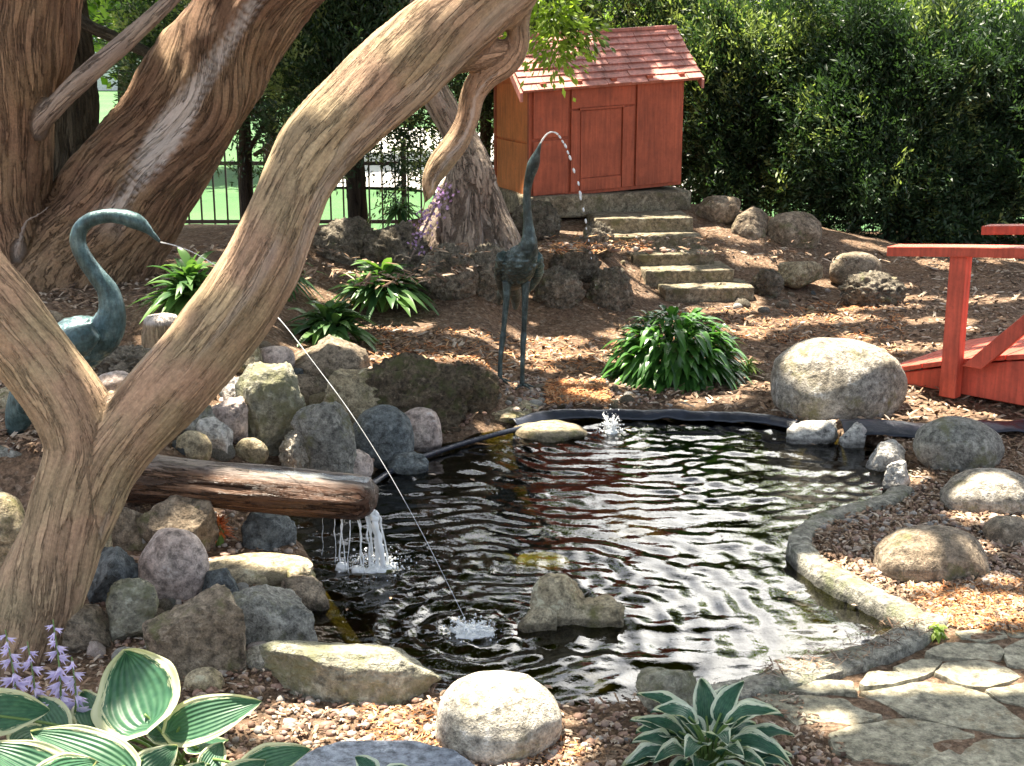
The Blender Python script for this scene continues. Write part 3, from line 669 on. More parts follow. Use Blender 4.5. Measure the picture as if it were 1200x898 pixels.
for lab, b_, m_, s_, k_ in (('brown stone filling the gap between the tan rock and the brownish wedge', (330,436,384,474), M_brown, 120, 'jag'), ('grey stone at the back of the bank behind the tan flat topped rock', (424,440,470,482), M_grey, 121, 'jag'),
                       ('tan stone between the craggy rock and the lichen spotted stone', (318,476,362,520), M_tan, 122, 'jag'), ('pale pink stone low behind the log end', (396,528,436,562), M_pink, 123, 'round'),
                       ('dark stone low at the water edge below the pinkish stone', (452,530,500,556), M_slate, 124, 'jag'), ('grey stone under the leaning limb above the log', (196,470,250,516), M_grey, 125, 'jag'),
                       ('tan stone at the crest of the bank beside the pink topped stone', (262,398,312,442), M_tan, 126, 'jag'), ('brown stone below the ledge rock at the water edge', (330,676,384,716), M_brown, 127, 'jag'),
                       ('dark stone wedged between the egg shaped stone and the squarish rock', (232,664,282,708), M_slate, 128, 'jag'), ('mossy brown stone left of the egg shaped stone', (126,590,180,640), M_brown, 129, 'jag'),
                       ('tan stone on the bank above the brown jagged rock', (204,566,246,600), M_tan, 130, 'round'), ('dark wet stone under the log beside the falling water', (286,600,346,646), M_slate, 131, 'jag')):
    rock(lab, b_, m_, seed=s_, kind=k_)
small_stones(60, [(170,440),(300,400),(430,450),(470,520),(420,560),(300,545),(190,540)], 0.02, 0.06, 'small stone wedged among the big rocks of the bank behind the log', 'stones wedged in the bank behind the log', 1)
small_stones(46, [(60,690),(160,600),(250,600),(330,680),(300,790),(120,790)], 0.02, 0.05, 'small stone lying between the rocks below the log spout', 'stones between the rocks below the log', 2)
small_stones(26, [(640,350),(700,240),(760,350),(1060,330),(1060,370),(900,370)], 0.02, 0.05, 'small stone lying on the slope below the playhouse', 'stones on the slope', 3)
small_stones(30, [(560,450),(760,450),(720,486),(600,492)], 0.015, 0.035, 'small stone on the back bank near the feet of the standing crane', 'stones on the back bank', 4)

# ------------------------------------------------------------------ pebbles and mulch chips (uncountable)
V1, F1 = ICO[1]
def pebbles(name, n, poly, smin, smax, mat, seed):
    r = np.random.default_rng(seed); pts = np.array(scatter(n, poly, seed)); 
    g = np.array([G(x, y, 0.05) for x, y in pts]); 
    for _ in range(4):
        z = ground(g[:, 0], g[:, 1]); g = np.array([G(x, y, zz) for (x, y), zz in zip(pts, z)])
    ok = pond_sd(g[:, 0], g[:, 1]) > 0.03; g = g[ok]; n = len(g)
    s = smin+(smax-smin)*r.random(n)**2.2; V = V1[None]*(1+0.25*r.normal(size=(n, len(V1), 1)).clip(-1, 1)*0.6)
    sc3 = np.c_[s*(0.8+0.5*r.random(n)), s*(0.7+0.4*r.random(n)), s*(0.5+0.3*r.random(n))][:, None]
    V = V*sc3; a = r.random(n)*6.28; c, q = np.cos(a)[:, None], np.sin(a)[:, None]
    V = np.stack([V[..., 0]*c-V[..., 1]*q, V[..., 0]*q+V[..., 1]*c, V[..., 2]], -1)+g[:, None]+np.array((0, 0, 0.004))
    Fa = (F1[None]+(np.arange(n)*len(V1))[:, None, None]).reshape(-1, 3)
    o = obj(name, V.reshape(-1, 3), Fa, mat, attrs={'rnd': (np.repeat(r.random(n), len(V1)), 'FLOAT')}); tag(o, kind='stuff'); return o
def rampmat(name, stops, rough=0.8, bump=0.4, sc_=90):
    m, n, l, b = nodemat(name); a = nd(n, 'ShaderNodeAttribute', attribute_name='rnd')
    r = ramp(n, stops); l.new(a.outputs['Fac'], r.inputs[0])
    tc = n.new('ShaderNodeTexCoord'); N = nd(n, 'ShaderNodeTexNoise', Scale=sc_, Detail=4, Roughness=0.7); l.new(tc.outputs['Object'], N.inputs['Vector'])
    r2 = ramp(n, [(0.3, 0.6), (0.7, 1.35)]); l.new(N.outputs[0], r2.inputs[0])
    l.new(mixc(n, l, 0.8, r.outputs[0], r2.outputs[0], 'MULTIPLY'), b.inputs['Base Color']); b.inputs['Roughness'].default_value = rough
    b.inputs['Specular IOR Level'].default_value = 0.25
    bumpit(n, l, b, N.outputs[0], bump, 0.004); return m
M_peb = rampmat('pebble_mix', [(0, (0.18, 0.11, 0.08)), (0.3, (0.34, 0.22, 0.17)), (0.6, (0.36, 0.28, 0.23)), (0.85, (0.42, 0.38, 0.34)), (1, (0.16, 0.16, 0.16))])
M_chip = rampmat('mulch_chip', [(0, (0.05, 0.034, 0.027)), (0.25, (0.18, 0.115, 0.078)), (0.55, (0.30, 0.195, 0.125)), (0.8, (0.40, 0.30, 0.215)), (1, (0.52, 0.44, 0.36))], 0.9)
M_needle = rampmat('orange_needles', [(0, (0.35, 0.13, 0.05)), (0.5, (0.52, 0.23, 0.09)), (1, (0.62, 0.42, 0.24))], 0.9)
pebbles('gravel', 1300, [(230,770),(330,760),(420,826),(510,812),(660,822),(760,815),(800,840),(1000,898),(1000,950),(200,950)], 0.006, 0.017, M_peb, 5)
pebbles('gravel', 900, [(950,608),(1060,580),(1080,560),(1200,600),(1200,690),(1080,690),(1000,670)], 0.006, 0.018, M_peb, 6)
pebbles('gravel', 900, [(90,690),(240,560),(330,560),(460,530),(420,570),(300,700),(290,800),(140,780)], 0.006, 0.018, M_peb, 7)
pebbles('gravel', 800, [(540,440),(720,440),(800,480),(720,488),(560,495),(470,520)], 0.006, 0.018, M_peb, 8)
pebbles('gravel', 700, [(600,250),(760,250),(900,350),(640,350)], 0.008, 0.025, M_peb, 9)
def chips(name, n, poly, lmin, lmax, wid, mat, seed, lift=0.004, sdmin=0.01):
    r = np.random.default_rng(seed); pts = np.array(scatter(n, poly, seed)); g = np.array([G(x, y, 0.05) for x, y in pts])
    for _ in range(4):
        z = ground(g[:, 0], g[:, 1]); g = np.array([G(x, y, zz) for (x, y), zz in zip(pts, z)])
    ok = pond_sd(g[:, 0], g[:, 1]) > sdmin; g = g[ok]; n = len(g)
    a = r.random(n)*6.28; d = np.c_[np.cos(a), np.sin(a), 0.55*r.normal(size=n)*0.6]; d = unit(d)
    s = unit(np.cross(d, np.c_[0.4*r.normal(size=(n, 2)), np.ones(n)])); L = (lmin+(lmax-lmin)*r.random(n)**2)[:, None]; W = (wid*(0.5+r.random(n)))[:, None]
    up = np.cross(s, d)
    g = g+np.array((0, 0, lift))+np.c_[np.zeros((n, 2)), 0.006*r.random(n)]
    V = np.stack([g-d*L-s*W, g+d*L-s*W*0.7, g+d*L*0.9+s*W, g-d*L+s*W*0.8, g+up*W*0.7-d*L*0.5, g+up*W*0.7+d*L*0.5], 1)
    f = np.array([[0,1,5,4],[1,2,5,5],[2,3,4,5],[3,0,4,4]]); f = np.array([[0,1,5,4],[2,3,4,5]])
    Fa = (f[None]+(np.arange(n)*6)[:, None, None]).reshape(-1, 4)
    o = obj(name, V.reshape(-1, 3), Fa, mat, smoothf=False, attrs={'rnd': (np.repeat(r.random(n), 6), 'FLOAT')}); tag(o, kind='stuff'); return o
chips('bark_mulch', 16000, [(0,230),(1200,230),(1200,490),(380,520),(0,560)], 0.010, 0.042, 0.007, M_chip, 20)
chips('bark_mulch', 6500, [(900,500),(1200,500),(1200,740),(1060,740),(920,640)], 0.006, 0.022, 0.0045, M_chip, 21)
chips('bark_mulch', 7000, [(0,560),(330,560),(330,780),(900,780),(1010,898),(1010,960),(0,960)], 0.005, 0.018, 0.004, M_chip, 22)
chips('dry_needles', 1500, [(1060,690),(1200,680),(1200,745),(1100,735)], 0.008, 0.03, 0.0018, M_needle, 23)
chips('dry_needles', 2600, [(430,385),(720,370),(1060,350),(1060,420),(880,400),(700,440),(440,430)], 0.012, 0.045, 0.0025, M_needle, 24)
chips('dry_needles', 900, [(420,830),(560,830),(690,880),(680,900),(420,890)], 0.006, 0.022, 0.0016, M_needle, 25)
chips('dry_needles', 800, [(640,450),(710,450),(716,478),(640,480)], 0.012, 0.03, 0.0025, M_needle, 26, 0.02)
chips('dry_needles', 1200, [(640,270),(760,270),(780,350),(650,350)], 0.015, 0.05, 0.003, M_needle, 27, 0.01)
chips('dry_needles', 450, [(960,760),(1090,730),(1100,750),(1000,790),(900,810),(880,800)], 0.006, 0.03, 0.0014, M_chip, 28, 0.035)

# ------------------------------------------------------------------ flagstones and kerb
ZF = 0.041
def slab(name, poly2, ztop, thick, mat, seed, label, cat, tilt=0.004, res=90, group=None):
    r = np.random.default_rng(seed); p = np.array(poly2, float); n = len(p); q = np.r_[p, p[:1]]
    d = np.r_[0, np.cumsum(np.linalg.norm(np.diff(q, axis=0), axis=1))]; t = np.linspace(0, d[-1], res, endpoint=False)
    B = np.c_[np.interp(t, d, q[:, 0]), np.interp(t, d, q[:, 1])]
    B = (np.roll(B, 1, 0)+2*B+np.roll(B, -1, 0))/4
    c = B.mean(0); dirn = unit(B-c); B = B+dirn*0.009
    B = B+dirn*(0.006*fbm(np.c_[B*28, np.full(res, seed*1.7)], 3))[:, None]
    tl = r.normal(size=2)*tilt
    V = []; rings = ((1.0, -thick), (1.005, -0.010), (0.997, -0.004), (0.985, 0.0), (0.9, 0), (0.75, 0), (0.55, 0), (0.3, 0), (0.12, 0))
    for s, dz in rings:
        b2 = c+(B-c)*s; z = ztop+dz+((b2-c)@tl)*2
        if dz > -thick: z = z+0.0045*fbm(np.c_[b2*9, np.full(res, seed)], 4)+0.002*noise(np.c_[b2*40, np.full(res, seed)])
        V.append(np.c_[b2, z])
    V = np.concatenate(V+[np.array([[c[0], c[1], V[-1][:, 2].mean()]])]); F = []
    for i in range(len(rings)-1):
        for j in range(res): F.append((i*res+j, i*res+(j+1) % res, (i+1)*res+(j+1) % res, (i+1)*res+j))
    for j in range(res): F.append(((len(rings)-1)*res+j, (len(rings)-1)*res+(j+1) % res, len(V)-1))
    o = obj(name, V, F, mat, origin=(c[0], c[1], ztop-thick), sharp=50); tag(o, label, cat, group); return o
def zp(pts): return [G(840+x/3.3333, 700+y/3.3333, ZF)[:2] for x, y in pts]
FL = [([(565,365),(780,330),(900,345),(1040,380),(1130,450),(1215,500),(1215,540),(1130,540),(1000,515),(870,486),(760,455),(640,400)], 'longest grey flagstone running across the middle of the patio'),
      ([(446,540),(560,502),(740,474),(860,500),(1030,545),(900,598),(760,650),(560,640),(455,590)], 'broad flagstone in front of the longest one'),
      ([(800,655),(900,610),(1050,566),(1250,560),(1250,760),(700,760),(720,690)], 'front flagstone cut off by the bottom right corner'),
      ([(165,380),(340,390),(505,405),(530,432),(640,462),(555,488),(440,526),(380,540),(330,500),(270,458),(175,420)], 'flagstone next to the small white edged hosta'),
      ([(170,346),(380,325),(515,330),(535,375),(400,368),(200,360)], 'narrow strip flagstone along the foot of the pond kerb'),
      ([(565,340),(600,302),(700,297),(765,323),(640,343),(585,350)], 'small wedge flagstone above the longest flagstone'),
      ([(702,270),(800,242),(875,247),(836,284),(780,312),(732,300)], 'small kite shaped flagstone near the dark gap'),
      ([(858,295),(903,262),(1030,248),(1110,272),(1185,310),(1115,336),(1000,350),(922,322)], 'warm coloured flagstone with a rusty brown stain'),
      ([(1055,370),(1190,348),(1320,350),(1320,440),(1200,428),(1105,398)], 'flagstone at the right edge beside the longest one'),
      ([(822,215),(900,182),(1080,182),(1115,210),(1088,240),(1000,236),(900,232)], 'flagstone behind the stained one towards the boulders'),
      ([(942,138),(1108,128),(1126,163),(1040,173),(962,163)], 'farthest flagstone next to the small green weed'),
      ([(1132,130),(1320,120),(1320,148),(1152,158)], 'thin flagstone at the back right of the patio'),
      ([(1134,202),(1200,168),(1320,162),(1320,270),(1215,278),(1144,258)], 'flagstone at the right edge behind the stained one'),
      ([(1200,552),(1140,552),(1210,590),(1400,600),(1400,552)], 'sliver of flagstone under the right end of the longest one')]
for i, (pl, lab) in enumerate(FL[:13]):
    slab('flagstone', zp(pl), ZF+0.002*(i % 3), 0.04, M_flag, i+3, lab, 'flagstone', group='flagstones of the patio')
# brown stain of needles on the stained flagstone
pr = G(1162, 786, ZF+0.006)
# bluestone slab at the very front
slab('stepping_stone', [G(x, y, 0.06)[:2] for x, y in ((350,893),(400,874),(480,872),(530,882),(560,905),(560,960),(330,960))], 0.068, 0.05, M_bluestone, 40, 'smooth blue grey slab at the bottom edge in front of the pale boulder', 'stone slab', tilt=0.0)
# kerb: swept profile
def sweep(path, prof, k=None):
    C = np.asarray(path, float); T = unit(np.gradient(C, axis=0)); S = unit(np.cross(T, (0, 0, 1)))
    m = len(prof); V = []
    for i in range(len(C)):
        for (a, h) in prof: V.append(C[i]+S[i]*a+np.array((0, 0, h)))
    F = []
    for i in range(len(C)-1):
        for j in range(m): F.append((i*m+j, i*m+(j+1) % m, (i+1)*m+(j+1) % m, (i+1)*m+j))
    F.append(tuple(range(m))[::-1]); F.append(tuple((len(C)-1)*m+j for j in range(m)))
    return np.array(V), F
def kerb(pts, label, wdt=0.085, hgt=0.10, z0=-0.045):
    C = spline([np.r_[G(x, y, 0.05)[:2], z0] for x, y in pts], 130)
    h = hgt
    prof = [(-wdt/2, 0), (wdt/2, 0), (wdt/2, h*0.6), (wdt/2-0.006, h*0.93), (wdt/4, h), (0, h*1.01), (-wdt/4, h), (-wdt/2+0.008, h*0.94), (-wdt/2, h*0.6)]
    V, F = sweep(C, prof)
    V = V+unit(V-np.repeat(C, len(prof), 0)-np.array((0, 0, h/2)))*(0.008*fbm(V*14, 4)+0.003*noise(V*60))[:, None]
    o = obj('concrete_kerb', V, F, M_conc, origin=C[60], sharp=60); tag(o, label, 'kerb')
kerb([(1060,572),(1030,588),(985,600),(950,616),(938,636),(965,662),(1010,686),(1055,710),(1085,728)], 'mossy concrete kerb curving round the right side of the pond')
kerb([(1094,722),(1066,742),(1010,766),(950,785),(880,803),(800,818)], 'straight concrete kerb between the pond and the flagstones', 0.10, 0.10)
# liner
def liner(pts, label, wdt, seed, zc=0.03):
    C = spline([np.r_[G(x, y, zc)[:2], zc] for x, y in pts], 160)
    T = unit(np.gradient(C, axis=0)); S = unit(np.cross(T, (0, 0, 1))); m = 14; V = []
    for j in range(m):
        u = j/(m-1)-0.5; p = C+S*(u*wdt)[..., None] if np.ndim(u) else C+S*u*wdt
        z = 0.035*np.cos(u*3.0)+0.018*fbm(np.c_[p[:, :2]*9, np.full(len(p), seed)], 3)-0.02
        q = p.copy(); q[:, 2] = zc+z; V.append(q)
    V = np.stack(V, 1).reshape(-1, 3); F = gridfaces(m, len(C))
    o = obj('pond_liner', V, F, M_liner, origin=C[80]); tag(o, label, 'pond liner')
    md = o.modifiers.new('s', 'SOLIDIFY'); md.thickness = 0.004
    return o
liner([(600,494),(640,487),(700,484),(780,484),(850,486),(900,490),(935,496)], 'black rubber liner edge along the back of the pond', 0.085, 1, 0.03)
liner([(985,498),(1020,498),(1060,500),(1120,500),(1180,496),(1260,494)], 'wrinkled black liner of the channel leading under the red bridge', 0.17, 2, 0.07)
C = spline([G(x, y, 0.015) for x, y in ((395,606),(430,572),(470,546),(520,527),(570,512),(612,502))], 60)
V, F = tube(C, 0.011, 8); tag(obj('pond_edge_hose', V, F, M_liner, origin=C[30]), 'thin dark hose lying along the left water edge', 'hose')

# ------------------------------------------------------------------ trees
def limb_samples(limbs):
    S = []
    for li, (pts, n) in enumerate(limbs):
        C = spline(pts, n); T, N, B = frames(C[:, :3]); L = np.r_[0, np.cumsum(np.linalg.norm(np.diff(C[:, :3], axis=0), axis=1))]
        S.append((C, T, N, B, L, li))
    return S
def woody(name, limbs, mat, parent, voxel, ridge=0.06, twist=0.6, smooth_it=6, seed=0, barefn=None, lump=0.1, freq=26):
    S = limb_samples(limbs); mb = MB()
    for C, T, N, B, L, li in S: mb.add(*tube(C[:, :3], C[:, 3], 20))
    V = np.concatenate(mb.V); tmp = bpy.data.objects.new('tmp', mesh('tmp', V, mb.F)); COL.objects.link(tmp)
    md = tmp.modifiers.new('r', 'REMESH'); md.mode = 'VOXEL'; md.voxel_size = voxel
    ms = tmp.modifiers.new('s', 'SMOOTH'); ms.iterations = smooth_it; ms.factor = 0.5
    dg = bpy.context.evaluated_depsgraph_get(); ev = tmp.evaluated_get(dg); me = bpy.data.meshes.new_from_object(ev)
    n = len(me.vertices); co = np.zeros(n*3, np.float32); me.vertices.foreach_get('co', co); co = co.reshape(-1, 3).astype(float)
    bpy.data.objects.remove(tmp)
    nr = np.zeros(n*3, np.float32); me.vertex_normals.foreach_get('vector', nr); nr = nr.reshape(-1, 3).astype(float)
    AC = np.concatenate([s[0] for s in S]); AN = np.concatenate([s[2] for s in S]); AB = np.concatenate([s[3] for s in S]); AT = np.concatenate([s[1] for s in S])
    AL = np.concatenate([s[4] for s in S]); AI = np.concatenate([np.full(len(s[0]), s[5]) for s in S])
    near = np.zeros(n, int)
    for ch in np.array_split(np.arange(n), max(1, n//4000)):
        d = np.sqrt(((co[ch][:, None]-AC[None, :, :3])**2).sum(-1))/np.maximum(AC[None, :, 3], 1e-3); near[ch] = d.argmin(1)
    off = co-AC[near, :3]; L = AL[near]+(off*AT[near]).sum(1)
    lx_ = (off*AN[near]).sum(1); ly_ = (off*AB[near]).sum(1); r = AC[near, 3]
    tw = twist*L/np.maximum(0.1, 1); ang = np.arctan2(ly_, lx_)+tw+0.5*noise(np.c_[L*2, AI[near]*3.1, L*0+seed])
    rr = np.hypot(lx_, ly_)
    bark = np.c_[rr*np.cos(ang), rr*np.sin(ang), L*0.09+AI[near]*0.7+seed]
    rad = np.maximum(r, 0.02)
    q = np.c_[np.cos(ang)*rad, np.sin(ang)*rad, L*0.11+AI[near]*0.7+seed]
    n1 = fbm(q*freq, 4); n2 = fbm(q*freq*0.35+5, 3); n3 = fbm(co*4+seed, 3)
    disp = rad*(ridge*(1-2.2*np.abs(n1))+ridge*1.6*n2+lump*n3)
    bare = np.zeros(n)
    if barefn is not None:
        bare = barefn(AI[near], np.arctan2(ly_, lx_), L, off, rad); disp = disp-bare*rad*0.10
        bare = bare
    co2 = co+nr*disp[:, None]
    me.vertices.foreach_set('co', (co2-np.array(wl(parent))).astype(np.float32).ravel())
    attr(me, 'bark', bark, 'FLOAT_VECTOR'); attr(me, 'bare', bare, 'FLOAT')
    me.polygons.foreach_set('use_smooth', np.ones(len(me.polygons), bool)); me.materials.clear(); me.materials.append(mat); me.update()
    o = bpy.data.objects.new(name, me); COL.objects.link(o); o.parent = parent; return o
def lp(pts):  # (px, py, radius px, depth) -> (x, y, z, r)
    return [np.r_[P(x, y, Y), px(r, Y)] for x, y, r, Y in pts]

# leaf batches
def leafmesh(name, pos, dirs, nrm, L, Wd, mat, parent, rnd=None, fold=0.0):
    pos = np.asarray(pos, float); n = len(pos); d = unit(dirs); s = unit(np.cross(d, nrm)); u = np.cross(s, d)
    L = np.broadcast_to(np.asarray(L, float), (n,))[:, None]; Wd = np.broadcast_to(np.asarray(Wd, float), (n,))[:, None]
    V = np.stack([pos, pos+d*L*0.45+s*Wd-u*L*fold, pos+d*L, pos+d*L*0.45-s*Wd-u*L*fold], 1).reshape(-1, 3)
    F = np.arange(n*4).reshape(-1, 4)
    rnd = rng.random(n) if rnd is None else rnd
    return obj(name, V, F, mat, parent, smoothf=False, attrs={'rnd': (np.repeat(rnd, 4), 'FLOAT')})
def rdir(n): return unit(rng.normal(size=(n, 3)))

# --- sun flecks: places on the ground the sun reaches through gaps in the crowns
FLECK = []
def fleck(x, y, z, rx, ry=None, Y=None):
    p = P(x, y, Y) if Y else G(x, y, z); FLECK.append((p[0], p[1], p[2], rx, ry or rx))
for a in ((480,416,.2,.30,.07),(545,410,.2,.18,.06),(400,400,.25,.12,.06),(700,268,.4,.10,.10),(690,300,.3,.2,.1),(730,340,.2,.12,.06),(740,374,.12,.22,.05),(640,385,.15,.2,.04),(950,372,.12,.34,.06),(1040,362,.12,.2,.05),(1040,404,.12,.3,.05),
          (850,362,.12,.2,.04),(960,498,.05,.14,.05),(1050,540,.08,.09,.12),(1150,545,.2,.13,.06),(1190,520,.2,.08,.08),(1072,650,.12,.05,.06),(1150,712,.05,.32,.07),(1095,722,.06,.10,.06),(1010,690,.05,.06,.05),
          (590,800,.2,.08,.09),(540,800,.15,.05,.05),(300,698,.15,.10,.07),(350,705,.15,.06,.03),(80,870,.22,.13,.10),(40,880,.22,.12,.08),(160,772,.3,.07,.03),(205,800,.25,.03,.05),(270,820,.22,.07,.025),(460,856,.05,.12,.04),(330,840,.05,.10,.04),(640,870,.05,.10,.03),
          (270,548,.33,.26,.045),(370,560,.33,.2,.04),(345,440,.35,.05,.06),(10,610,.3,.14,.16),(550,742,.01,.12,.08),(320,660,.06,.12,.04),(590,478,.1,.10,.05),(640,505,.0,.14,.06),(715,505,.0,.10,.06),(640,655,-.03,.10,.05),(190,640,.15,.05,.05),
          (430,790,.1,.2,.05),(1150,790,.06,.10,.04),(1060,790,.06,.2,.03),(980,690,.0,.25,.10),(700,450,.1,.12,.05),(980,400,.35,.22,.10),(840,382,.3,.12,.08),(740,385,.3,.10,.06),(660,690,.12,.05,.06),(120,460,.4,.1,.12),(430,585,.3,.04,.04)):
    fleck(*a)
for a in ((650,100,.16,.07,8.35),(700,88,.16,.05,8.45),(740,84,.14,.05,8.5),(610,170,.03,.16,8.75),(1150,400,.35,.14,5.6),(1060,418,.18,.08,5.9),(1100,290,.25,.08,5.85),(230,395,.10,.14,5.2),(150,265,.1,.06,4.4),(90,385,.12,.08,4.4),
          (420,95,.35,.10,3.9),(480,50,.3,.10,3.9),(340,210,.10,.12,3.8),(560,100,.08,.08,4.0),(520,205,.05,.10,4.0),(240,60,.15,.25,6.6),(180,160,.10,.25,6.7),(300,430,.1,.06,4.9),(560,260,.12,.06,7.5),(500,260,.08,.06,7.4),(430,335,.25,.12,6.6),(390,385,.2,.12,5.9),(240,325,.2,.10,6.6),(220,370,.2,.12,5.6)):
    fleck(a[0], a[1], 0, a[2], a[3], Y=a[4])
r_f = np.random.default_rng(99)
for a in ((935,130,.22,.15,9.25),(1075,150,.2,.15,9.1),(1060,60,.25,.15,9.3),(990,170,.15,.12,9.1),(860,100,.18,.12,9.6),(1150,60,.25,.15,9.2),(1020,10,.3,.2,9.5),(1130,130,.12,.1,9.1),(905,60,.2,.12,9.6)):
    p_ = P(a[0], a[1], a[4]); FLECK.append((p_[0], p_[1], p_[2], a[2], a[3]))
for k in range(95):
    fx_, fy_ = r_f.uniform(380, 1190), r_f.uniform(300, 440); g_ = G(fx_, fy_, 0.15); FLECK.append((g_[0], g_[1], 0.15, 0.03+0.17*r_f.random()**2, 0.02+0.05*r_f.random()))
for k in range(22):
    fx_, fy_ = r_f.uniform(60, 1190), r_f.uniform(560, 890); g_ = G(fx_, fy_, 0.08); FLECK.append((g_[0], g_[1], 0.08, 0.02+0.05*r_f.random()**2, 0.015+0.03*r_f.random()))
FLECK = np.array(FLECK)
s3 = np.array(SUN)
def lit_mask(p):
    """True for a leaf that would shade one of the sun flecks"""
    out = np.zeros(len(p), bool)
    for (fx, fy, fz, rx, ry) in FLECK:
        t = (p[:, 2]-fz)/s3[2]; q = p-s3*t[:, None]
        e = ((q[:, 0]-fx)/(rx*1.05+0.03))**2+((q[:, 1]-fy)/(ry*1.05+0.03))**2
        out |= (e < 1.0) & (p[:, 2] > fz+0.5)
    return out
def canopy(ctr, rad, n, seed):
    """leafy crown over the garden: sprays of leaves in an ellipsoid, with gaps"""
    r = np.random.default_rng(seed); ns = n//26
    q = r.normal(size=(ns, 3)); q = unit(q)*(r.random(ns)**0.45)[:, None]; c = np.array(ctr)+q*np.array(rad)
    g = fbm(c*0.9+seed, 3); c = c[g > -0.2]; ns = len(c)
    p = np.repeat(c, 26, 0)+r.normal(size=(ns*26, 3))*np.array((0.17, 0.17, 0.07)); d = unit(p-np.repeat(c, 26, 0)+r.normal(size=p.shape)*0.05); d[:, 2] -= 0.25
    m = ~(lit_mask(p) | lit_mask(p+d*0.06) | lit_mask(p+d*0.12))
    nrm = r.normal(size=p.shape)*0.5+np.array((0, 0, 1.0))
    return p[m], d[m], nrm[m]

# --- tree A, the forked juniper in front
bA = G(30, 760, 0.04)
tA = thing('juniper_tree', 'big forked tree in front with a smooth tan limb crossing the picture', 'tree', (bA[0], bA[1], 0))
limbsA = [(lp([(-2,800,70,3.28),(18,755,62,3.30),(45,700,54,3.34),(72,630,49,3.38),(92,570,50,3.42),(102,525,50,3.45),(84,480,47,3.47),(46,428,45,3.5),(0,368,45,3.53),(-45,310,45,3.56),(-80,240,42,3.6),(-95,140,40,3.7),(-90,0,38,3.85),(-60,-180,34,4.1),(-20,-400,28,4.4)]), 110),
          (lp([(62,690,30,3.36),(92,610,40,3.40),(118,550,44,3.43),(150,508,44,3.45),(192,462,47,3.48),(236,412,47,3.52),(276,362,46,3.56),(308,310,44,3.6),(332,255,42,3.66),(350,210,43,3.72),(380,163,46,3.78),(428,115,47,3.83),(486,66,47,3.88),(548,14,44,3.93),(608,-40,40,4.0),(640,-110,30,4.05),(650,-220,22,4.1),(655,-420,14,4.2)]), 150),
          (lp([(450,105,14,3.86),(500,80,15,3.92),(545,70,14,3.96),(590,62,15,4.0)]), 30),
          (lp([(640,-90,14,4.02),(622,-30,13,4.0),(609,20,12.5,4.0),(607,50,14,4.0),(594,72,17,4.0),(568,90,17,4.0),(554,112,15,4.0),(548,140,14,4.0),(536,165,15,4.0),(518,188,15,3.98),(506,208,12,3.97),(502,226,8,3.96),(500,236,3,3.96)]), 70),
          (lp([(505,215,3,3.96),(496,245,2.4,3.97),(486,275,2.0,3.99),(474,312,1.4,4.0)]), 24)]
def bareA(I, ang, L, off, rad):
    n = fbm(np.c_[np.cos(ang)*1.6, np.sin(ang)*1.6, L*1.3+I*3], 3)
    return 0.55*smooth(0.22, 0.34, n)*(I == 3)+0.25*smooth(0.28, 0.42, n)*(I == 1)
woody('trunk', limbsA, M_barkA, tA, 0.0085, ridge=0.04, twist=0.5, seed=1, barefn=bareA, lump=0.12)
# --- tree B, leaning cedar behind
bB = P(60, 380, 6.6)
tB = thing('cedar_tree', 'massive reddish leaning trunk with a bare white stripe behind the left crane', 'tree', (bB[0], bB[1], gz(bB[0], bB[1])-0.05))
limbsB = [(lp([(50,420,120,6.6),(72,365,104,6.6),(100,310,84,6.6),(142,240,68,6.6),(198,155,62,6.6),(256,70,58,6.62),(316,-20,54,6.65),(390,-130,50,6.7),(480,-280,42,6.8)]), 90),
          (lp([(40,390,80,6.55),(20,310,58,6.5),(4,235,52,6.48),(8,150,52,6.48),(22,70,56,6.48),(36,-10,56,6.5),(50,-110,50,6.55),(60,-280,42,6.6)]), 90),
          (lp([(0,205,11,6.50),(22,172,13,6.44),(57,132,12.5,6.34),(100,90,12,6.3),(150,46,11,6.3),(200,0,9,6.35),(250,-50,7,6.4)]), 50),
          (lp([(20,300,6,6.3),(30,262,4,6.2),(48,250,3.5,6.15),(72,228,2,6.1)]), 20)]
cB = None
def bareB(I, ang, L, off, rad):
    # stripped channel on the side of the big limb that faces the garden path
    side = unit(off); d = side@unit(np.array((0.22, -0.95, 0.12)))
    edge = d+0.05*noise(np.c_[L*3, L*0, L*0])
    s = smooth(0.955, 0.98, edge)*(I == 0)*smooth(0.75, 1.1, L)
    return s+0.4*(I == 2)+0.6*(I == 3)
woody('trunk', limbsB, M_barkB, tB, 0.017, ridge=0.075, twist=0.25, seed=4, barefn=bareB, lump=0.12, freq=13)
# --- tree C gnarled stump
bC = P(545, 300, 7.5)
tC = thing('gnarled_tree', 'gnarled tree with a fluted stump and a bent stem left of the playhouse', 'tree', (bC[0], bC[1], bC[2]-0.1))
limbsC = [(lp([(545,310,58,7.5),(546,275,46,7.5),(550,235,34,7.5),(552,200,25,7.5),(543,168,17,7.5),(526,138,15,7.48),(509,106,14.5,7.45),(497,70,14,7.45),(500,10,17,7.5),(520,-80,16,7.6),(560,-220,14,7.8)]), 90),
          (lp([(505,305,26,7.42),(520,265,20,7.45),(540,225,15,7.48),(546,196,11,7.5)]), 30),
          (lp([(588,300,24,7.45),(578,255,18,7.46),(566,215,14,7.48)]), 30),
          (lp([(548,305,22,7.3),(552,260,15,7.36),(552,215,11,7.42)]), 30)]
def bareC(I, ang, L, off, rad): return 0.5*smooth(0.1, 0.4, fbm(np.c_[np.cos(ang)*2, np.sin(ang)*2, L*2+I], 3))
woody('trunk', limbsC, M_barkC, tC, 0.012, ridge=0.16, twist=0.8, seed=7, barefn=bareC, lump=0.18, freq=14, smooth_it=3)
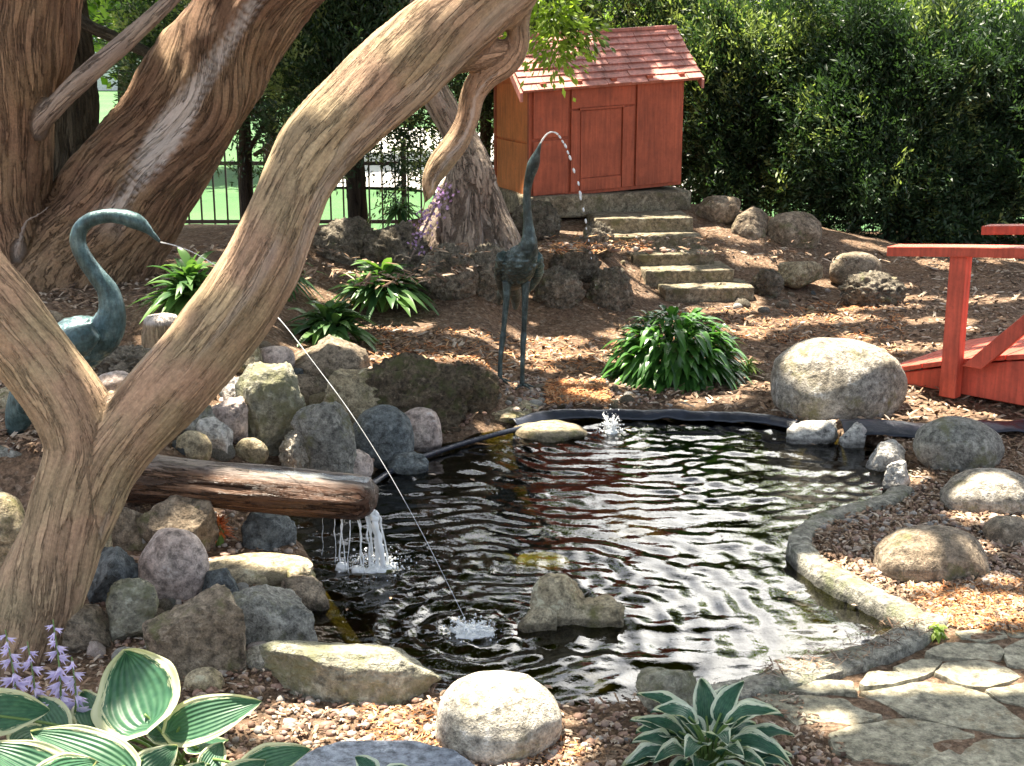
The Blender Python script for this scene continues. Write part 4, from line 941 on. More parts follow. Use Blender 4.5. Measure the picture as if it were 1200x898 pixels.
# --- tree D straight furrowed trunk
bD = P(58, 345, 8.6)
tD = thing('pine_tree', 'straight dark trunk with deeply furrowed bark between the leaning trunks', 'tree', (bD[0], bD[1], gz(bD[0], bD[1])-0.05))
limbsD = [(lp([(54,360,66,8.6),(60,280,54,8.6),(64,200,47,8.6),(62,100,42,8.6),(56,0,39,8.6),(52,-120,36,8.6),(50,-300,30,8.6)]), 90),
          (lp([(75,5,7,8.5),(100,28,7,8.45),(130,42,6.5,8.4),(165,58,6,8.3),(200,75,4,8.2)]), 30)]
woody('trunk', limbsD, M_barkD, tD, 0.016, ridge=0.10, twist=0.05, seed=9, lump=0.03, freq=24, smooth_it=2)
# crowns over the garden
def crown(parent, blobs, mat, name='crown'):
    ps, ds, ns = [], [], []
    for i, (c, r, n) in enumerate(blobs):
        p, d, q = canopy(c, r, n, 50+i+int(abs(c[0])*10)); ps.append(p); ds.append(d); ns.append(q)
    p = np.concatenate(ps); d = np.concatenate(ds); q = np.concatenate(ns)
    return leafmesh(name, p, d, q, 0.10+0.05*rng.random(len(p)), 0.026+0.012*rng.random(len(p)), mat, parent, fold=0.05)
crown(tA, [((-1.3, 4.9, 5.0), (2.2, 1.5, 0.7), 28000), ((0.6, 5.0, 5.1), (1.8, 1.5, 0.7), 26000), ((-1.0, 6.6, 5.2), (2.4, 1.5, 0.8), 28000), ((0.8, 6.7, 5.1), (1.6, 1.3, 0.6), 20000), ((-0.5, 3.9, 5.2), (2.0, 0.8, 0.6), 14000), ((-0.2, 8.0, 5.2), (2.0, 1.0, 0.6), 14000), ((3.0, 4.0, 5.2), (1.6, 2.4, 0.6), 16000), ((0.5, 1.5, 5.2), (3.0, 1.8, 0.6), 18000)], M_canopy)  # last two blobs are unseen, added to block sky light
crown(tB, [((-3.6, 7.4, 5.0), (2.3, 2.2, 1.0), 11000), ((-2.0, 9.0, 5.0), (2.3, 1.6, 1.0), 10000)], M_canopy)
crown(tC, [((-0.2, 8.9, 4.6), (1.4, 1.1, 0.8), 7000), ((1.3, 9.5, 5.5), (1.7, 0.9, 0.5), 15000), ((3.0, 9.3, 5.6), (1.5, 0.9, 0.5), 13000)], M_cedar)  # last two blobs are unseen, added to shade the back slope
crown(tD, [((-3.0, 9.8, 5.0), (1.9, 1.8, 1.4), 9000)], M_cedar)
# bright sprig of the gnarled tree hanging over the playhouse roof
def sprig(parent, name, axis_pts, n, spread, mat, L=0.07, Wd=0.014, droop=0.5):
    C = spline(axis_pts, 40); k = rng.integers(0, 40, n); p = C[k]+rng.normal(size=(n, 3))*spread
    d = unit(p-C[k])*0.8+np.array((0.15, -0.1, -droop)); return leafmesh(name, p, d, rdir(n), L*(0.6+0.8*rng.random(n)), Wd, mat, parent)
ax_ = [P(640,-30,7.6), P(648,15,7.6), P(655,45,7.55), P(648,72,7.5)]
sprig(tC, 'foliage', ax_, 900, (0.075, 0.06, 0.05), M_lime, 0.05, 0.011)
sprig(tC, 'foliage', [P(650,10,7.6), P(675,30,7.6), P(690,42,7.6)], 350, (0.05, 0.05, 0.05), M_cedar, 0.05, 0.011)
sprig(tC, 'foliage', [P(575,20,7.6), P(580,40,7.6), P(570,55,7.55)], 220, (0.05, 0.05, 0.04), M_lime, 0.05, 0.011)

# --- evergreen screen behind
def conifer(label, base, H, rx, ry, n, mat, zlow=0.2, seed=0, leafL=0.046, gap=-0.2, name='yew_tree', trunk_r=0.05, cat='tree', group='evergreens screening the far side', tips=None):
    r = np.random.default_rng(seed); x, y = base; z0 = gz(x, y)
    t = thing(name, label, cat, (x, y, z0), group)
    limbs = [([np.r_[x, y, z0-0.05, trunk_r], np.r_[x+0.06*r.normal(), y, z0+H*0.35, trunk_r*0.8], np.r_[x+0.08*r.normal(), y, z0+H*0.85, trunk_r*0.35]], 40)]
    for k in range(9):
        a = r.random()*6.28; h = H*(0.12+0.6*r.random()); e = np.array((math.cos(a)*rx*0.8, math.sin(a)*ry*0.8, 0.25*H*r.random()))
        p0 = np.array((x, y, z0+h)); limbs.append(([np.r_[p0, trunk_r*0.45], np.r_[p0+e*0.5+(0, 0, 0.05), trunk_r*0.3], np.r_[p0+e, trunk_r*0.14]], 24))
    woody('trunk', limbs, M_barkE, t, max(0.014, trunk_r*0.3), ridge=0.1, seed=seed, smooth_it=1)
    ns = n//40
    q = unit(r.normal(size=(ns, 3)))*(0.42+0.58*r.random(ns)**0.6)[:, None]
    zc = z0+zlow+(H-zlow)/2; q[:, 2] = np.sign(q[:, 2])*np.abs(q[:, 2])**0.7; q[:, :2] = np.sign(q[:, :2])*np.abs(q[:, :2])**0.8
    c = np.array((x, y, zc))+q*np.array((rx, ry, (H-zlow)/2))*(0.76+0.85*fbm(q*2.8+seed, 3))[:, None]
    c = c[(fbm(c*1.6+seed*7, 3) > gap)]; ns = len(c)
    out = unit(c-np.array((x, y, zc-0.3*H))); fan = unit(out+np.array((0, 0, 0.15))+0.45*r.normal(size=c.shape))
    k = 40; tt = r.random((ns, k, 1)); side = unit(np.cross(fan, r.normal(size=fan.shape)))
    p = c[:, None]+fan[:, None]*(tt*0.34-0.12)+side[:, None]*(r.normal(size=(ns, k, 1))*0.06*(1.2-tt))+r.normal(size=(ns, k, 3))*0.018
    d = fan[:, None]*0.9+side[:, None]*np.sign(r.normal(size=(ns, k, 1)))*0.7+r.normal(size=(ns, k, 3))*0.25
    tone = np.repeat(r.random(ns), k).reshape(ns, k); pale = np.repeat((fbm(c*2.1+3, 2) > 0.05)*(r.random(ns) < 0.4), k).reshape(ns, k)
    rn = np.where(pale & (tt[..., 0] > 0.35), 0.85+0.15*r.random((ns, k)), np.clip(tone*0.5+0.28*r.random((ns, k)), 0, 0.78))  # pale clumps imitate sunlit tips by leaf tone
    p = p.reshape(-1, 3); d = d.reshape(-1, 3); rn = rn.ravel()
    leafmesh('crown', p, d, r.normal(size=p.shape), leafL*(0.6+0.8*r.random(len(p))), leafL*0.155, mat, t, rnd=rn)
    return t
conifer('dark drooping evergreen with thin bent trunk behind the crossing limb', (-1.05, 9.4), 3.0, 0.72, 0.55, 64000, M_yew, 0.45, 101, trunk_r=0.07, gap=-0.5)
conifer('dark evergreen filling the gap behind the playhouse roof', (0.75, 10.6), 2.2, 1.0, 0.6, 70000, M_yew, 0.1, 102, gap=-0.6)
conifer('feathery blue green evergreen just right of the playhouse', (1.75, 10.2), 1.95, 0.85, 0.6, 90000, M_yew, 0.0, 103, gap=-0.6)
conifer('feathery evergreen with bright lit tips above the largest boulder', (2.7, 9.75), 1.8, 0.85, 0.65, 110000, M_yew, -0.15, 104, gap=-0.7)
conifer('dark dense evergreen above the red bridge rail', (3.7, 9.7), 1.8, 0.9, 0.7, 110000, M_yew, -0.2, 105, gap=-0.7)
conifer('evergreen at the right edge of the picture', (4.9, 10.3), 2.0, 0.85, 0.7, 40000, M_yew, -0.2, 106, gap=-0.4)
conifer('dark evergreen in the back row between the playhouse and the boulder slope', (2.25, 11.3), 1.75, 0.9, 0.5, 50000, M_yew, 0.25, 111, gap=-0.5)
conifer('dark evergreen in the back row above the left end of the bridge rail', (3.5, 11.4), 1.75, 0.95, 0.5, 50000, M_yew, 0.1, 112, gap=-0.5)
conifer('yellow green tree behind the playhouse roof', (1.35, 12.6), 2.5, 0.8, 0.6, 22000, M_lime, 0.9, 113, gap=-0.1)
conifer('yellow green tree showing over the evergreens above the bridge', (4.3, 12.4), 2.5, 0.9, 0.6, 26000, M_lime, 0.8, 114, gap=-0.1)
conifer('tall yellow green tree behind the screen of evergreens', (3.05, 12.2), 4.6, 1.05, 0.7, 46000, M_lime, 0.9, 107, gap=-0.28)
conifer('yellow green tree showing above the crossing limb', (-2.25, 12.0), 3.3, 0.85, 0.7, 24000, M_cedar, 1.3, 108, gap=-0.25)
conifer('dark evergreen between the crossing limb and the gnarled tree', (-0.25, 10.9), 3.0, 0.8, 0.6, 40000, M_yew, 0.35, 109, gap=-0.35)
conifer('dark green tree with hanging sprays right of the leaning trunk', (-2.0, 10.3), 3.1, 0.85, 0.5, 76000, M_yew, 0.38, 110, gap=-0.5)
def decid(label, base, H, rad, n, mat, seed, trunk_r=0.16, zl=0.32):
    r = np.random.default_rng(seed); x, y = base; z0 = gz(x, y); t = thing('leafy_tree', label, 'tree', (x, y, z0), 'sunlit trees beyond the lawn')
    limbs = [([np.r_[x, y, z0-0.1, trunk_r], np.r_[x+0.1, y, z0+H*0.3, trunk_r*0.8], np.r_[x, y, z0+H*0.75, trunk_r*0.35]], 40)]
    for k in range(7):
        a = r.random()*6.28; p0 = np.array((x, y, z0+H*(0.28+0.3*r.random()))); e = np.array((math.cos(a)*rad*0.7, math.sin(a)*rad*0.7, H*0.25))
        limbs.append(([np.r_[p0, trunk_r*0.4], np.r_[p0+e*0.5, trunk_r*0.25], np.r_[p0+e, trunk_r*0.1]], 20))
    woody('trunk', limbs, M_barkE, t, 0.045, seed=seed, smooth_it=1)
    ns = n//30; q = unit(r.normal(size=(ns, 3)))*(r.random(ns)**0.4)[:, None]; c = np.array((x, y, z0+H*(zl+(1-zl)/2)))+q*np.array((rad, rad, H*(1-zl)/2))
    c = c[fbm(c*0.7+seed, 3) > -0.2]; p = np.repeat(c, 30, 0)+r.normal(size=(len(c)*30, 3))*0.22
    leafmesh('crown', p, rdir(len(p)), rdir(len(p)), 0.20*(0.6+0.8*r.random(len(p))), 0.07, mat, t)
for i, (lab, b, H, rad) in enumerate((('bright leafy tree glowing in the gap left of the leaning trunk', (-5.6, 20), 5.0, 2.0), ('sunlit leafy tree seen between the leaning trunk and the crossing limb', (-2.6, 22), 4.6, 1.9), ('far leafy tree behind the playhouse', (1.5, 24), 4.8, 2.2),
                                    ('far leafy tree beyond the evergreens on the right', (6.0, 22), 4.6, 2.2), ('far leafy tree at the left edge', (-9.6, 22), 5.0, 2.2), ('far leafy tree at the right edge', (10.2, 24), 5.0, 2.3))):
    decid(lab, b, H, rad, 9000, M_lime, 200+i)

# ------------------------------------------------------------------ house, car and fence beyond
def far_house(label, x, y, wdt, dep, h, roofc, wallc, zg):
    t = thing('house', label, 'house', (x, y, zg))
    mb = MB().box((x, y, zg+h/2), (wdt, dep, h)); mb.build('wall', wallc, t)
    mr = MB(); e = 0.35; x0, x1 = x-wdt/2-e, x+wdt/2+e; y0, y1 = y-dep/2-e, y+dep/2+e; zt = zg+h+0.01; rz = zg+h+1.7
    mr.add([(x0,y0,zt),(x1,y0,zt),(x1,y1,zt),(x0,y1,zt),(x0,y,rz),(x1,y,rz)], [(0,1,5,4),(2,3,4,5),(1,2,5),(3,0,4),(0,3,2,1)]); mr.build('roof', roofc, t)
    for k in range(max(2, int(wdt//2))):
        wx_ = x-wdt/2+wdt*(k+0.5)/max(2, int(wdt//2)); fr = MB()
        for (cx, cz, sx_, sz_) in ((0, 0.58, 1.0, 0.07), (0, -0.58, 1.0, 0.07), (-0.47, 0, 0.07, 1.09), (0.47, 0, 0.07, 1.09), (0, 0, 0.05, 1.09)):
            fr.box((wx_+cx, y-dep/2-0.03, zg+1.6+cz), (sx_, 0.08, sz_))
        w_ = fr.build('window', M_trim, t); MB().box((wx_, y-dep/2-0.01, zg+1.6), (0.9, 0.03, 1.09)).build('pane', M_glass, w_)
M_trim = simple('white_trim', (0.75, 0.75, 0.73), 0.6); M_glass = simple('dark_window_glass', (0.05, 0.06, 0.07), 0.1, 0.0, 0.1, 5, 0)
M_siding = simple('pale_siding', (0.68, 0.67, 0.63), 0.7); M_shing = simple('grey_shingles', (0.09, 0.09, 0.095), 0.9); M_stucco = simple('cream_stucco', (0.70, 0.64, 0.55), 0.8)
far_house('pale house with a grey roof far beyond the lawn on the left', -10.5, 52, 10, 6, 3.0, M_shing, M_siding, -0.5)
far_house('cream house far beyond the evergreens on the right', 5.0, 33, 9, 6, 2.7, M_shing, M_stucco, -0.5)
# parked blue car
M_car = simple('blue_car_paint', (0.04, 0.14, 0.36), 0.25, 0.2, 0.05, 4, 0); M_tyre = simple('tyre_rubber', (0.02, 0.02, 0.02), 0.8)
def car(x, y, zg):
    t = thing('parked_car', 'blue car parked beyond the lawn glimpsed behind the crossing limb', 'car', (x, y, zg))
    prof = [(-2.0,0.35),(-2.05,0.62),(-1.95,0.82),(-1.15,0.92),(-0.55,1.38),(0.75,1.42),(1.45,0.98),(2.0,0.9),(2.08,0.6),(2.0,0.35)]
    V = [(x+a, y+s*(0.82 if b < 1 else 0.62), zg+b) for s in (-1, 1) for a, b in prof]; n = len(prof)
    F = [tuple(range(n)), tuple(range(2*n-1, n-1, -1))]+[(i, i+n, (i+1) % n+n, (i+1) % n) for i in range(n)]
    b_ = MB().add(V, F).build('body', M_car, t, bevel=0.06)
    for s in (-1, 1):
        gl = [(-0.95,0.98),(-0.5,1.32),(0.1,1.35),(0.1,0.98)]; gr = [(0.2,0.98),(0.2,1.35),(0.7,1.34),(1.2,1.0)]
        for g_ in (gl, gr):
            MB().add([(x+a, y+s*(0.80 if b < 1.1 else 0.65), zg+b) for a, b in g_]+[(x+a, y+s*(0.84 if b < 1.1 else 0.68), zg+b) for a, b in g_], [(0,1,2,3),(7,6,5,4),(0,4,5,1),(1,5,6,2),(2,6,7,3),(3,7,4,0)]).build('window', M_glass, t)
        for wx_ in (-1.3, 1.3):
            V, F = tube([(x+wx_, y+s*0.66, zg+0.32), (x+wx_, y+s*0.70, zg+0.32), (x+wx_, y+s*0.84, zg+0.32), (x+wx_, y+s*0.86, zg+0.32)], [0.29, 0.32, 0.32, 0.28], 24); wo = obj('wheel', V, F, M_tyre, t)
            V, F = tube([(x+wx_, y+s*0.85, zg+0.32), (x+wx_, y+s*0.872, zg+0.32)], [0.2, 0.18], 20); obj('rim', V, F, M_trim, wo)
        MB().box((x-1.98, y+s*0.6, zg+0.68), (0.12, 0.3, 0.13)).build('headlight', M_trim, t)
car(-6.9, 40.0, gz(-6.9, 40.0)+0.03)
# iron fence
M_base = simple('dark_timber_edging', (0.05, 0.04, 0.03), 0.85)
fz = -0.52; fy = 13.2
tF = thing('iron_fence', 'black iron picket fence in front of the bright lawn', 'fence', (0, fy, fz))
mb = MB()
for k in range(150):
    x_ = -8.0+k*0.125; mb.box((x_, fy, fz+0.55), (0.016, 0.016, 1.0))
    mb.add([(x_-0.016, fy-0.016, fz+1.05), (x_+0.016, fy-0.016, fz+1.05), (x_+0.016, fy+0.016, fz+1.05), (x_-0.016, fy+0.016, fz+1.05), (x_, fy, fz+1.13)], [(0,1,4),(1,2,4),(2,3,4),(3,0,4),(3,2,1,0)])
mb.build('pickets', M_iron, tF)
for zz in (0.16, 0.36, 0.92):
    MB().box((1.3, fy, fz+zz), (18.7, 0.03, 0.035)).build('rail', M_iron, tF)
for k in range(9):
    x_ = -8.06+k*2.34; MB().box((x_, fy, fz+0.55), (0.05, 0.05, 1.2)).build('post', M_iron, tF, bevel=0.004)
tag(MB().box((0, fy-0.35, fz+0.05), (20, 0.14, 0.2)).build('timber_edging', M_base, origin=(0, fy-0.35, fz), bevel=0.01), 'dark timber edging along the foot of the iron fence', 'edging')

# ------------------------------------------------------------------ playhouse / duck house
ROT = R(20); ch, sh = math.cos(ROT), math.sin(ROT)
S0 = P(623, 234, 8.5)
def SL(v):
    v = np.asarray(v, float); return np.c_[S0[0]+v[:, 0]*ch-v[:, 1]*sh, S0[1]+v[:, 0]*sh+v[:, 1]*ch, S0[2]+v[:, 2]+0.055*v[:, 0]]
W_, D_, H_ = 1.03, 0.66, 0.70
RISE, OV = 0.25, 0.075
tS = thing('playhouse', 'small red painted wooden playhouse with shingled gable roof on a stone plinth', 'playhouse', S0)
MB().box((W_/2, 0.012, H_/2), (W_, 0.024, H_), SL).build('front_wall', M_shed, tS)
MB().box((W_/2, D_-0.012, H_/2), (W_, 0.024, H_), SL).build('back_wall', M_shed, tS)
for xw, nm, mt in ((0.012, 'gable_wall', M_shedside_lit), (W_-0.012, 'gable_wall', M_shed)):
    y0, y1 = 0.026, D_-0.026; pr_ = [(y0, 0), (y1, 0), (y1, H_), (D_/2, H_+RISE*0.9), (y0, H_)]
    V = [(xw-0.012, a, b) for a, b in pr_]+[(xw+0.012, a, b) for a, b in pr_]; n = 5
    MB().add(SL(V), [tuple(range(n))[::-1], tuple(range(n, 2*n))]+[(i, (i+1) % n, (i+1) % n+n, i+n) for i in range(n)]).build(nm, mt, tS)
# battens and seams on the front
def batten(x, z, sx_, sz_, t=0.012, mat=M_shed, nm='batten'): return MB().box((x, -t/2-0.001, z), (sx_, t, sz_), SL).build(nm, mat, tS, bevel=0.002)
for (a, b, z0_, z1_) in ((0.006, 0.235, 0.34, 0.60), (0.006, 0.235, 0.02, 0.325), (0.70, 1.01, 0.02, 0.61), (0.255, 0.685, 0.49, 0.61), (0.255, 0.315, 0.02, 0.48), (0.605, 0.685, 0.02, 0.48), (0.32, 0.60, 0.02, 0.09)):
    z0_ *= 1.09; z1_ *= 1.09; batten((a+b)/2, (z0_+z1_)/2, b-a, z1_-z0_, 0.014, M_shed, 'wall_panel')
dr_ = MB().box((0.46, -0.004, 0.31), (0.272, 0.006, 0.41), SL).build('door', M_shed, tS)
MB().box((0.46, -0.010, 0.527), (0.30, 0.024, 0.012), SL).build('door_lintel', M_shed, tS)
# gable side seams
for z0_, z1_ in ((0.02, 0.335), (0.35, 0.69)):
    MB().box((-0.007, D_/2, (z0_+z1_)/2), (0.012, D_-0.09, z1_-z0_), SL).build('side_panel', M_shedside_lit, tS)
for yy in (0.018, D_-0.018): MB().box((-0.009, yy, H_/2), (0.018, 0.034, H_), SL).build('corner_board', M_shed, tS)
for xr in (0.05, 0.285, 0.515, 0.76, 0.98): MB().box((xr, -0.035, H_-0.012), (0.038, 0.075, 0.036), SL).build('rafter_tail', M_shed, tS, bevel=0.003)
# roof: boards plus individual-looking shingles in one mesh
slope = math.hypot(D_/2+OV, RISE*(D_/2+OV)/(D_/2)); pit = math.atan2(RISE, D_/2)
zr = H_+RISE+0.02
mb = MB(); r_ = random.Random(4)
for sgn in (-1, 1):
    def RP(u, s, h, sgn=sgn): # u along ridge, s down the slope, h above it
        yb = D_/2+sgn*(s*math.cos(pit)+h*math.sin(pit)); return (u, yb, zr-s*math.sin(pit)+h*math.cos(pit))
    x0, x1 = -0.09, W_+0.09
    def quadbox(u0, u1, s0, s1, h0, h1, lift=0.0):
        v = [RP(u0,s0,h0),RP(u1,s0,h0),RP(u1,s1,h0+lift),RP(u0,s1,h0+lift),RP(u0,s0,h1),RP(u1,s0,h1),RP(u1,s1,h1+lift),RP(u0,s1,h1+lift)]
        if sgn < 0: v = [v[1], v[0], v[3], v[2], v[5], v[4], v[7], v[6]]
        mb.hexa(SL(v))
    quadbox(x0+0.01, x1-0.01, 0, slope-0.01, -0.018, 0.0)
    rows = 8; rh = slope/rows
    for k in range(rows):
        u = x0-r_.random()*0.08
        while u < x1:
            wd = 0.10+0.09*r_.random(); a, b = max(u, x0), min(u+wd-0.003, x1)
            if b-a > 0.012: quadbox(a, b, k*rh, (k+1)*rh+0.008+0.004*r_.random(), 0.001, 0.009+0.002*r_.random(), 0.007+0.005*r_.random())
            u += wd
rf = mb.build('roof', M_roof, tS)
MB().box((W_/2, D_/2, zr+0.012), (W_+0.19, 0.05, 0.022), SL).build('ridge_board', M_roof, rf, bevel=0.004)
for xx in (-0.095, W_+0.095):
    for sgn in (-1, 1):
        v = []
        for s in (0.004, slope):
            for dz in (-0.06, -0.006):
                for e in (-0.009, 0.009): v.append((xx+e, D_/2+sgn*s*math.cos(pit), zr-s*math.sin(pit)+dz))
        v = [v[0], v[1], v[5], v[4], v[2], v[3], v[7], v[6]]
        MB().hexa(SL(v)).build('barge_board', M_roof, rf)
# plinth and steps
def stoneblock(label, c, d, yaw, mat, seed, name='stone_step', cat='step', group=None):
    V, F = [], []
    bm = bmesh.new(); bmesh.ops.create_cube(bm, size=1); bmesh.ops.subdivide_edges(bm, edges=bm.edges[:], cuts=14, use_grid_fill=True)
    V = np.array([v.co[:] for v in bm.verts]); F = [[v.index for v in f.verts] for f in bm.faces]; bm.free()
    Vd = V*np.array(d); e = 0.5-np.abs(V); e = np.sort(e, 1)
    cr = np.exp(-(e[:, 1]/0.035)**2); Vd = Vd*(1-0.02*cr[:, None])
    Vd = Vd+unit(V)*(0.010*fbm(Vd*12+seed*3, 4))[:, None]
    c_, s_ = math.cos(yaw), math.sin(yaw); Vd = np.c_[Vd[:, 0]*c_-Vd[:, 1]*s_, Vd[:, 0]*s_+Vd[:, 1]*c_, Vd[:, 2]]+np.array(c)
    o = obj(name, Vd, F, mat, origin=(c[0], c[1], c[2]-d[2]/2), sharp=55); tag(o, label, cat, group); return o
pl = SL(np.array([[W_/2, D_/2-0.02, -0.075]]))[0]
stoneblock('long stone plinth slab under the red playhouse', pl, (W_+0.1, D_+0.12, 0.14), ROT, M_step, 1, 'stone_plinth', 'plinth')
for lab, x, yb, wpx_, Y, h, s in (('lowest and widest stone step', 828, 352, 110, 7.62, 0.10, 2), ('second stone step from the bottom', 805, 331, 108, 7.80, 0.10, 3), ('third stone step from the bottom', 786, 311, 100, 7.98, 0.10, 4),
                               ('fourth stone step from the bottom', 764, 290, 112, 8.14, 0.10, 5), ('top stone step against the playhouse plinth', 752, 271, 118, 8.28, 0.11, 6)):
    b_ = P(x, yb, Y); stoneblock(lab, (b_[0], Y+0.16, b_[2]+h/2-0.03), (px(wpx_, Y), 0.34, h), R(6), M_step, s, group='stone steps up to the playhouse')

# ------------------------------------------------------------------ red bridge
bp = G(1120, 457, 0.1); U = np.array((0.72, -0.694, 0)); Wv = np.array((0.694, 0.72, 0))
def BR(v):
    v = np.asarray(v, float); return bp[None]*np.array((1, 1, 0))+v[:, :1]*U+v[:, 1:2]*Wv+v[:, 2:3]*np.array((0, 0, 1))
tBr = thing('footbridge', 'small red painted wooden footbridge with hand rails at the right edge', 'bridge', (bp[0], bp[1], 0.09))
BW = 0.80; T0, T1 = -0.34, 2.3
def arch(t): return 0.25*math.sin(math.pi*np.clip((t-T0)/(T1-T0), 0, 1))
def curveboard(nm, t0, t1, y0, y1, zlo, zhi, n=24, flatbottom=False, arcgain=1.0):
    ts = np.linspace(t0, t1, n); V = []
    for t in ts:
        a = arch(t)*arcgain
        for (y, z) in ((y0, zlo+(0 if flatbottom else a)), (y1, zlo+(0 if flatbottom else a)), (y1, zhi+a), (y0, zhi+a)): V.append((t, y, z))
    F = []
    for i in range(n-1):
        for j in range(4): F.append((i*4+j, i*4+(j+1) % 4, (i+1)*4+(j+1) % 4, (i+1)*4+j))
    F += [(3, 2, 1, 0), tuple((n-1)*4+j for j in range(4))]
    return MB().add(BR(V), F).build(nm, M_red, tBr, bevel=0.004)
for y0 in (0.0, BW-0.04):
    curveboard('stringer', T0, T1, y0, y0+0.04, 0.085, 0.108, flatbottom=True)
mb = MB(); t = T0
k = 0
while t < T1-0.05:
    z = 0.112+arch(t+0.02); V = [(t,-0.02,z),(t+0.088,-0.02,z+arch(t+0.09)-arch(t)),(t+0.088,BW+0.02,z+arch(t+0.09)-arch(t)),(t,BW+0.02,z)]
    V = V+[(a, b, c+0.022) for a, b, c in V]; mb.hexa(BR(V)); t += 0.093
mb.build('deck_boards', M_red, tBr, bevel=0.003)
for y0, y1 in ((-0.082, -0.022), (BW+0.022, BW+0.082)):
    for tp in (0.0, 1.0, 1.96):
        MB().box((tp, (y0+y1)/2, (0.08+0.672+arch(tp)*0.35)/2), (0.075, y1-y0, 0.592+arch(tp)*0.35), BR).build('post', M_red, tBr, bevel=0.005)
    curveboard('hand_rail', T0+0.02, T1-0.02, y0-0.02, y1+0.02, 0.660, 0.703, arcgain=0.35)
    for ta, tb in ((0.05, 0.62), (1.91, 1.40)):
        yc0, yc1 = y0+0.012, y1-0.012; za, zb_ = 0.115+arch(ta), 0.65+arch(tb)*0.35; dt = 0.055*np.sign(tb-ta)
        v = [(ta, yc0, za), (ta+dt*1.6, yc0, za), (ta+dt*1.6, yc1, za), (ta, yc1, za), (tb-dt*1.6, yc0, zb_), (tb, yc0, zb_), (tb, yc1, zb_), (tb-dt*1.6, yc1, zb_)]
        if ta > tb: v = [v[1], v[0], v[3], v[2], v[5], v[4], v[7], v[6]]
        MB().hexa(BR(v)).build('brace', M_red, tBr, bevel=0.004)

# ------------------------------------------------------------------ log spout
la = P(150, 558, 4.12); lb = P(438, 584, 3.93)
tL = thing('log_spout', 'reddish hollow log laid on the rocks spilling water into the pond', 'log', (la+lb)/2-(0, 0, 0.09))
n = 90; C = la[None]+(lb-la)[None]*np.linspace(0, 1, n)[:, None]; Tl = unit(lb-la); Sl = unit(np.cross(Tl, (0, 0, 1))); Ul = np.cross(Sl, Tl)
k = 64; V = []; bk = []; shine_ = []
for i in range(n):
    t = i/(n-1); r0 = 0.082*(1-0.12*t)*(1 if t < 0.93 else math.sqrt(max(0.0, 1-((t-0.93)/0.075)**2*0.75)))
    for j in range(k):
        a = 2*math.pi*j/k; x, y = math.cos(a), math.sin(a); rr = r0
        top = max(0, y); g = math.exp(-((x/0.36)**2))*(y > 0)
        rr = r0*(1-0.30*g*(0.3+0.7*t))
        V.append(C[i]+Sl*x*rr*1.02+Ul*y*rr*0.92); bk.append((x*r0, y*r0, t*0.07)); shine_.append(0.75*smooth(0.55, 0.95, y+0.15*noise(np.array([x*3, t*7, 0.0]))))  # upper side painted paler to imitate the wet highlight
V = np.array(V); bk = np.array(bk); d = fbm(bk*40, 4); d2 = np.abs(fbm(bk*18+3, 3)); ctrs = np.repeat(C, k, 0)
V = ctrs+(V-ctrs)*(1+0.14*d-0.22*d2+0.05)[:, None]
F = [(i*k+j, i*k+(j+1) % k, (i+1)*k+(j+1) % k, (i+1)*k+j) for i in range(n-1) for j in range(k)]+[tuple(range(k))[::-1], tuple((n-1)*k+j for j in range(k))]
lo_ = obj('log', V, F, M_log, tL, attrs={'bark': (bk, 'FLOAT_VECTOR'), 'bare': (np.array(shine_), 'FLOAT')})
V, F = [], []
ts = np.linspace(0.05, 0.985, 60)
for t in ts:
    for u in np.linspace(-1, 1, 7):
        p = la+(lb-la)*t; V.append(p+Sl*u*0.026+Ul*(0.062-0.004*t+0.0015*math.sin(t*60+u*3)))
M_film = foammat('water_film', 0.35, (0.6, 0.66, 0.7))
obj('water_film', V, gridfaces(7, 60), M_film, tL)
# waterfall from the log end
tW = thing('waterfall', 'white strands of water falling from the log end into the pond', 'waterfall', (lb[0], lb[1], 0))
mb = MB(); mbd = MB(); r = np.random.default_rng(9)
def strand(p0, p1, w0, w1, seed, mb=mb):
    p0, p1 = np.array(p0), np.array(p1); t = np.linspace(0, 1, 26); C = p0[None]+(p1-p0)[None]*np.c_[t**0.8, t**0.8, t**1.6]
    C = C+0.004*np.c_[noise(np.c_[t*7, t*0+seed, t*0]), noise(np.c_[t*7, t*0+seed, t*0+9]), 0*t]
    mb.add(*tube(C, 0.5*(w0+(w1-w0)*t)*(1+0.45*noise(np.c_[t*12, t*0+seed, t*0+3])), 8))
for i, (x0, x1, w0, w1, y1) in enumerate(((436,444,10,5,668),(433,450,6,5,670),(439,447,7,4,669),(430,438,4,2.5,666),(440,455,3,2.2,664),(428,434,3,2,668),(421,423,2.2,1.5,667),(418,426,1.6,1.3,672),(404,398,1.6,1.2,664),(398,404,1.2,1.0,668),(392,394,1.0,0.8,660),(380,378,0.8,0.6,652),(412,408,1.2,1.0,672))):
    strand(P(x0, 600, 3.93), G(x1, y1, 0.0), px(w0, 3.93), px(w1*1.3, 3.93), i)
mb.build('water_strands', M_jet, tW, smoothf=True)
def droplets(n, ctr, spread, smin, smax, seed, zmin=0.0, shape=None):
    r = np.random.default_rng(seed); V, F = ICO[2]; p = np.array(ctr)+r.normal(size=(n, 3))*np.array(spread); p[:, 2] = np.abs(p[:, 2]-ctr[2])*1.0+zmin
    s = (smin+(smax-smin)*r.random(n)**3)[:, None, None]; sc3 = np.stack([np.ones(n), np.ones(n), 0.8+0.8*r.random(n)], -1)[:, None]
    return (V[None]*s*sc3+p[:, None]).reshape(-1, 3), (F[None]+(np.arange(n)*len(V))[:, None, None]).reshape(-1, 3)
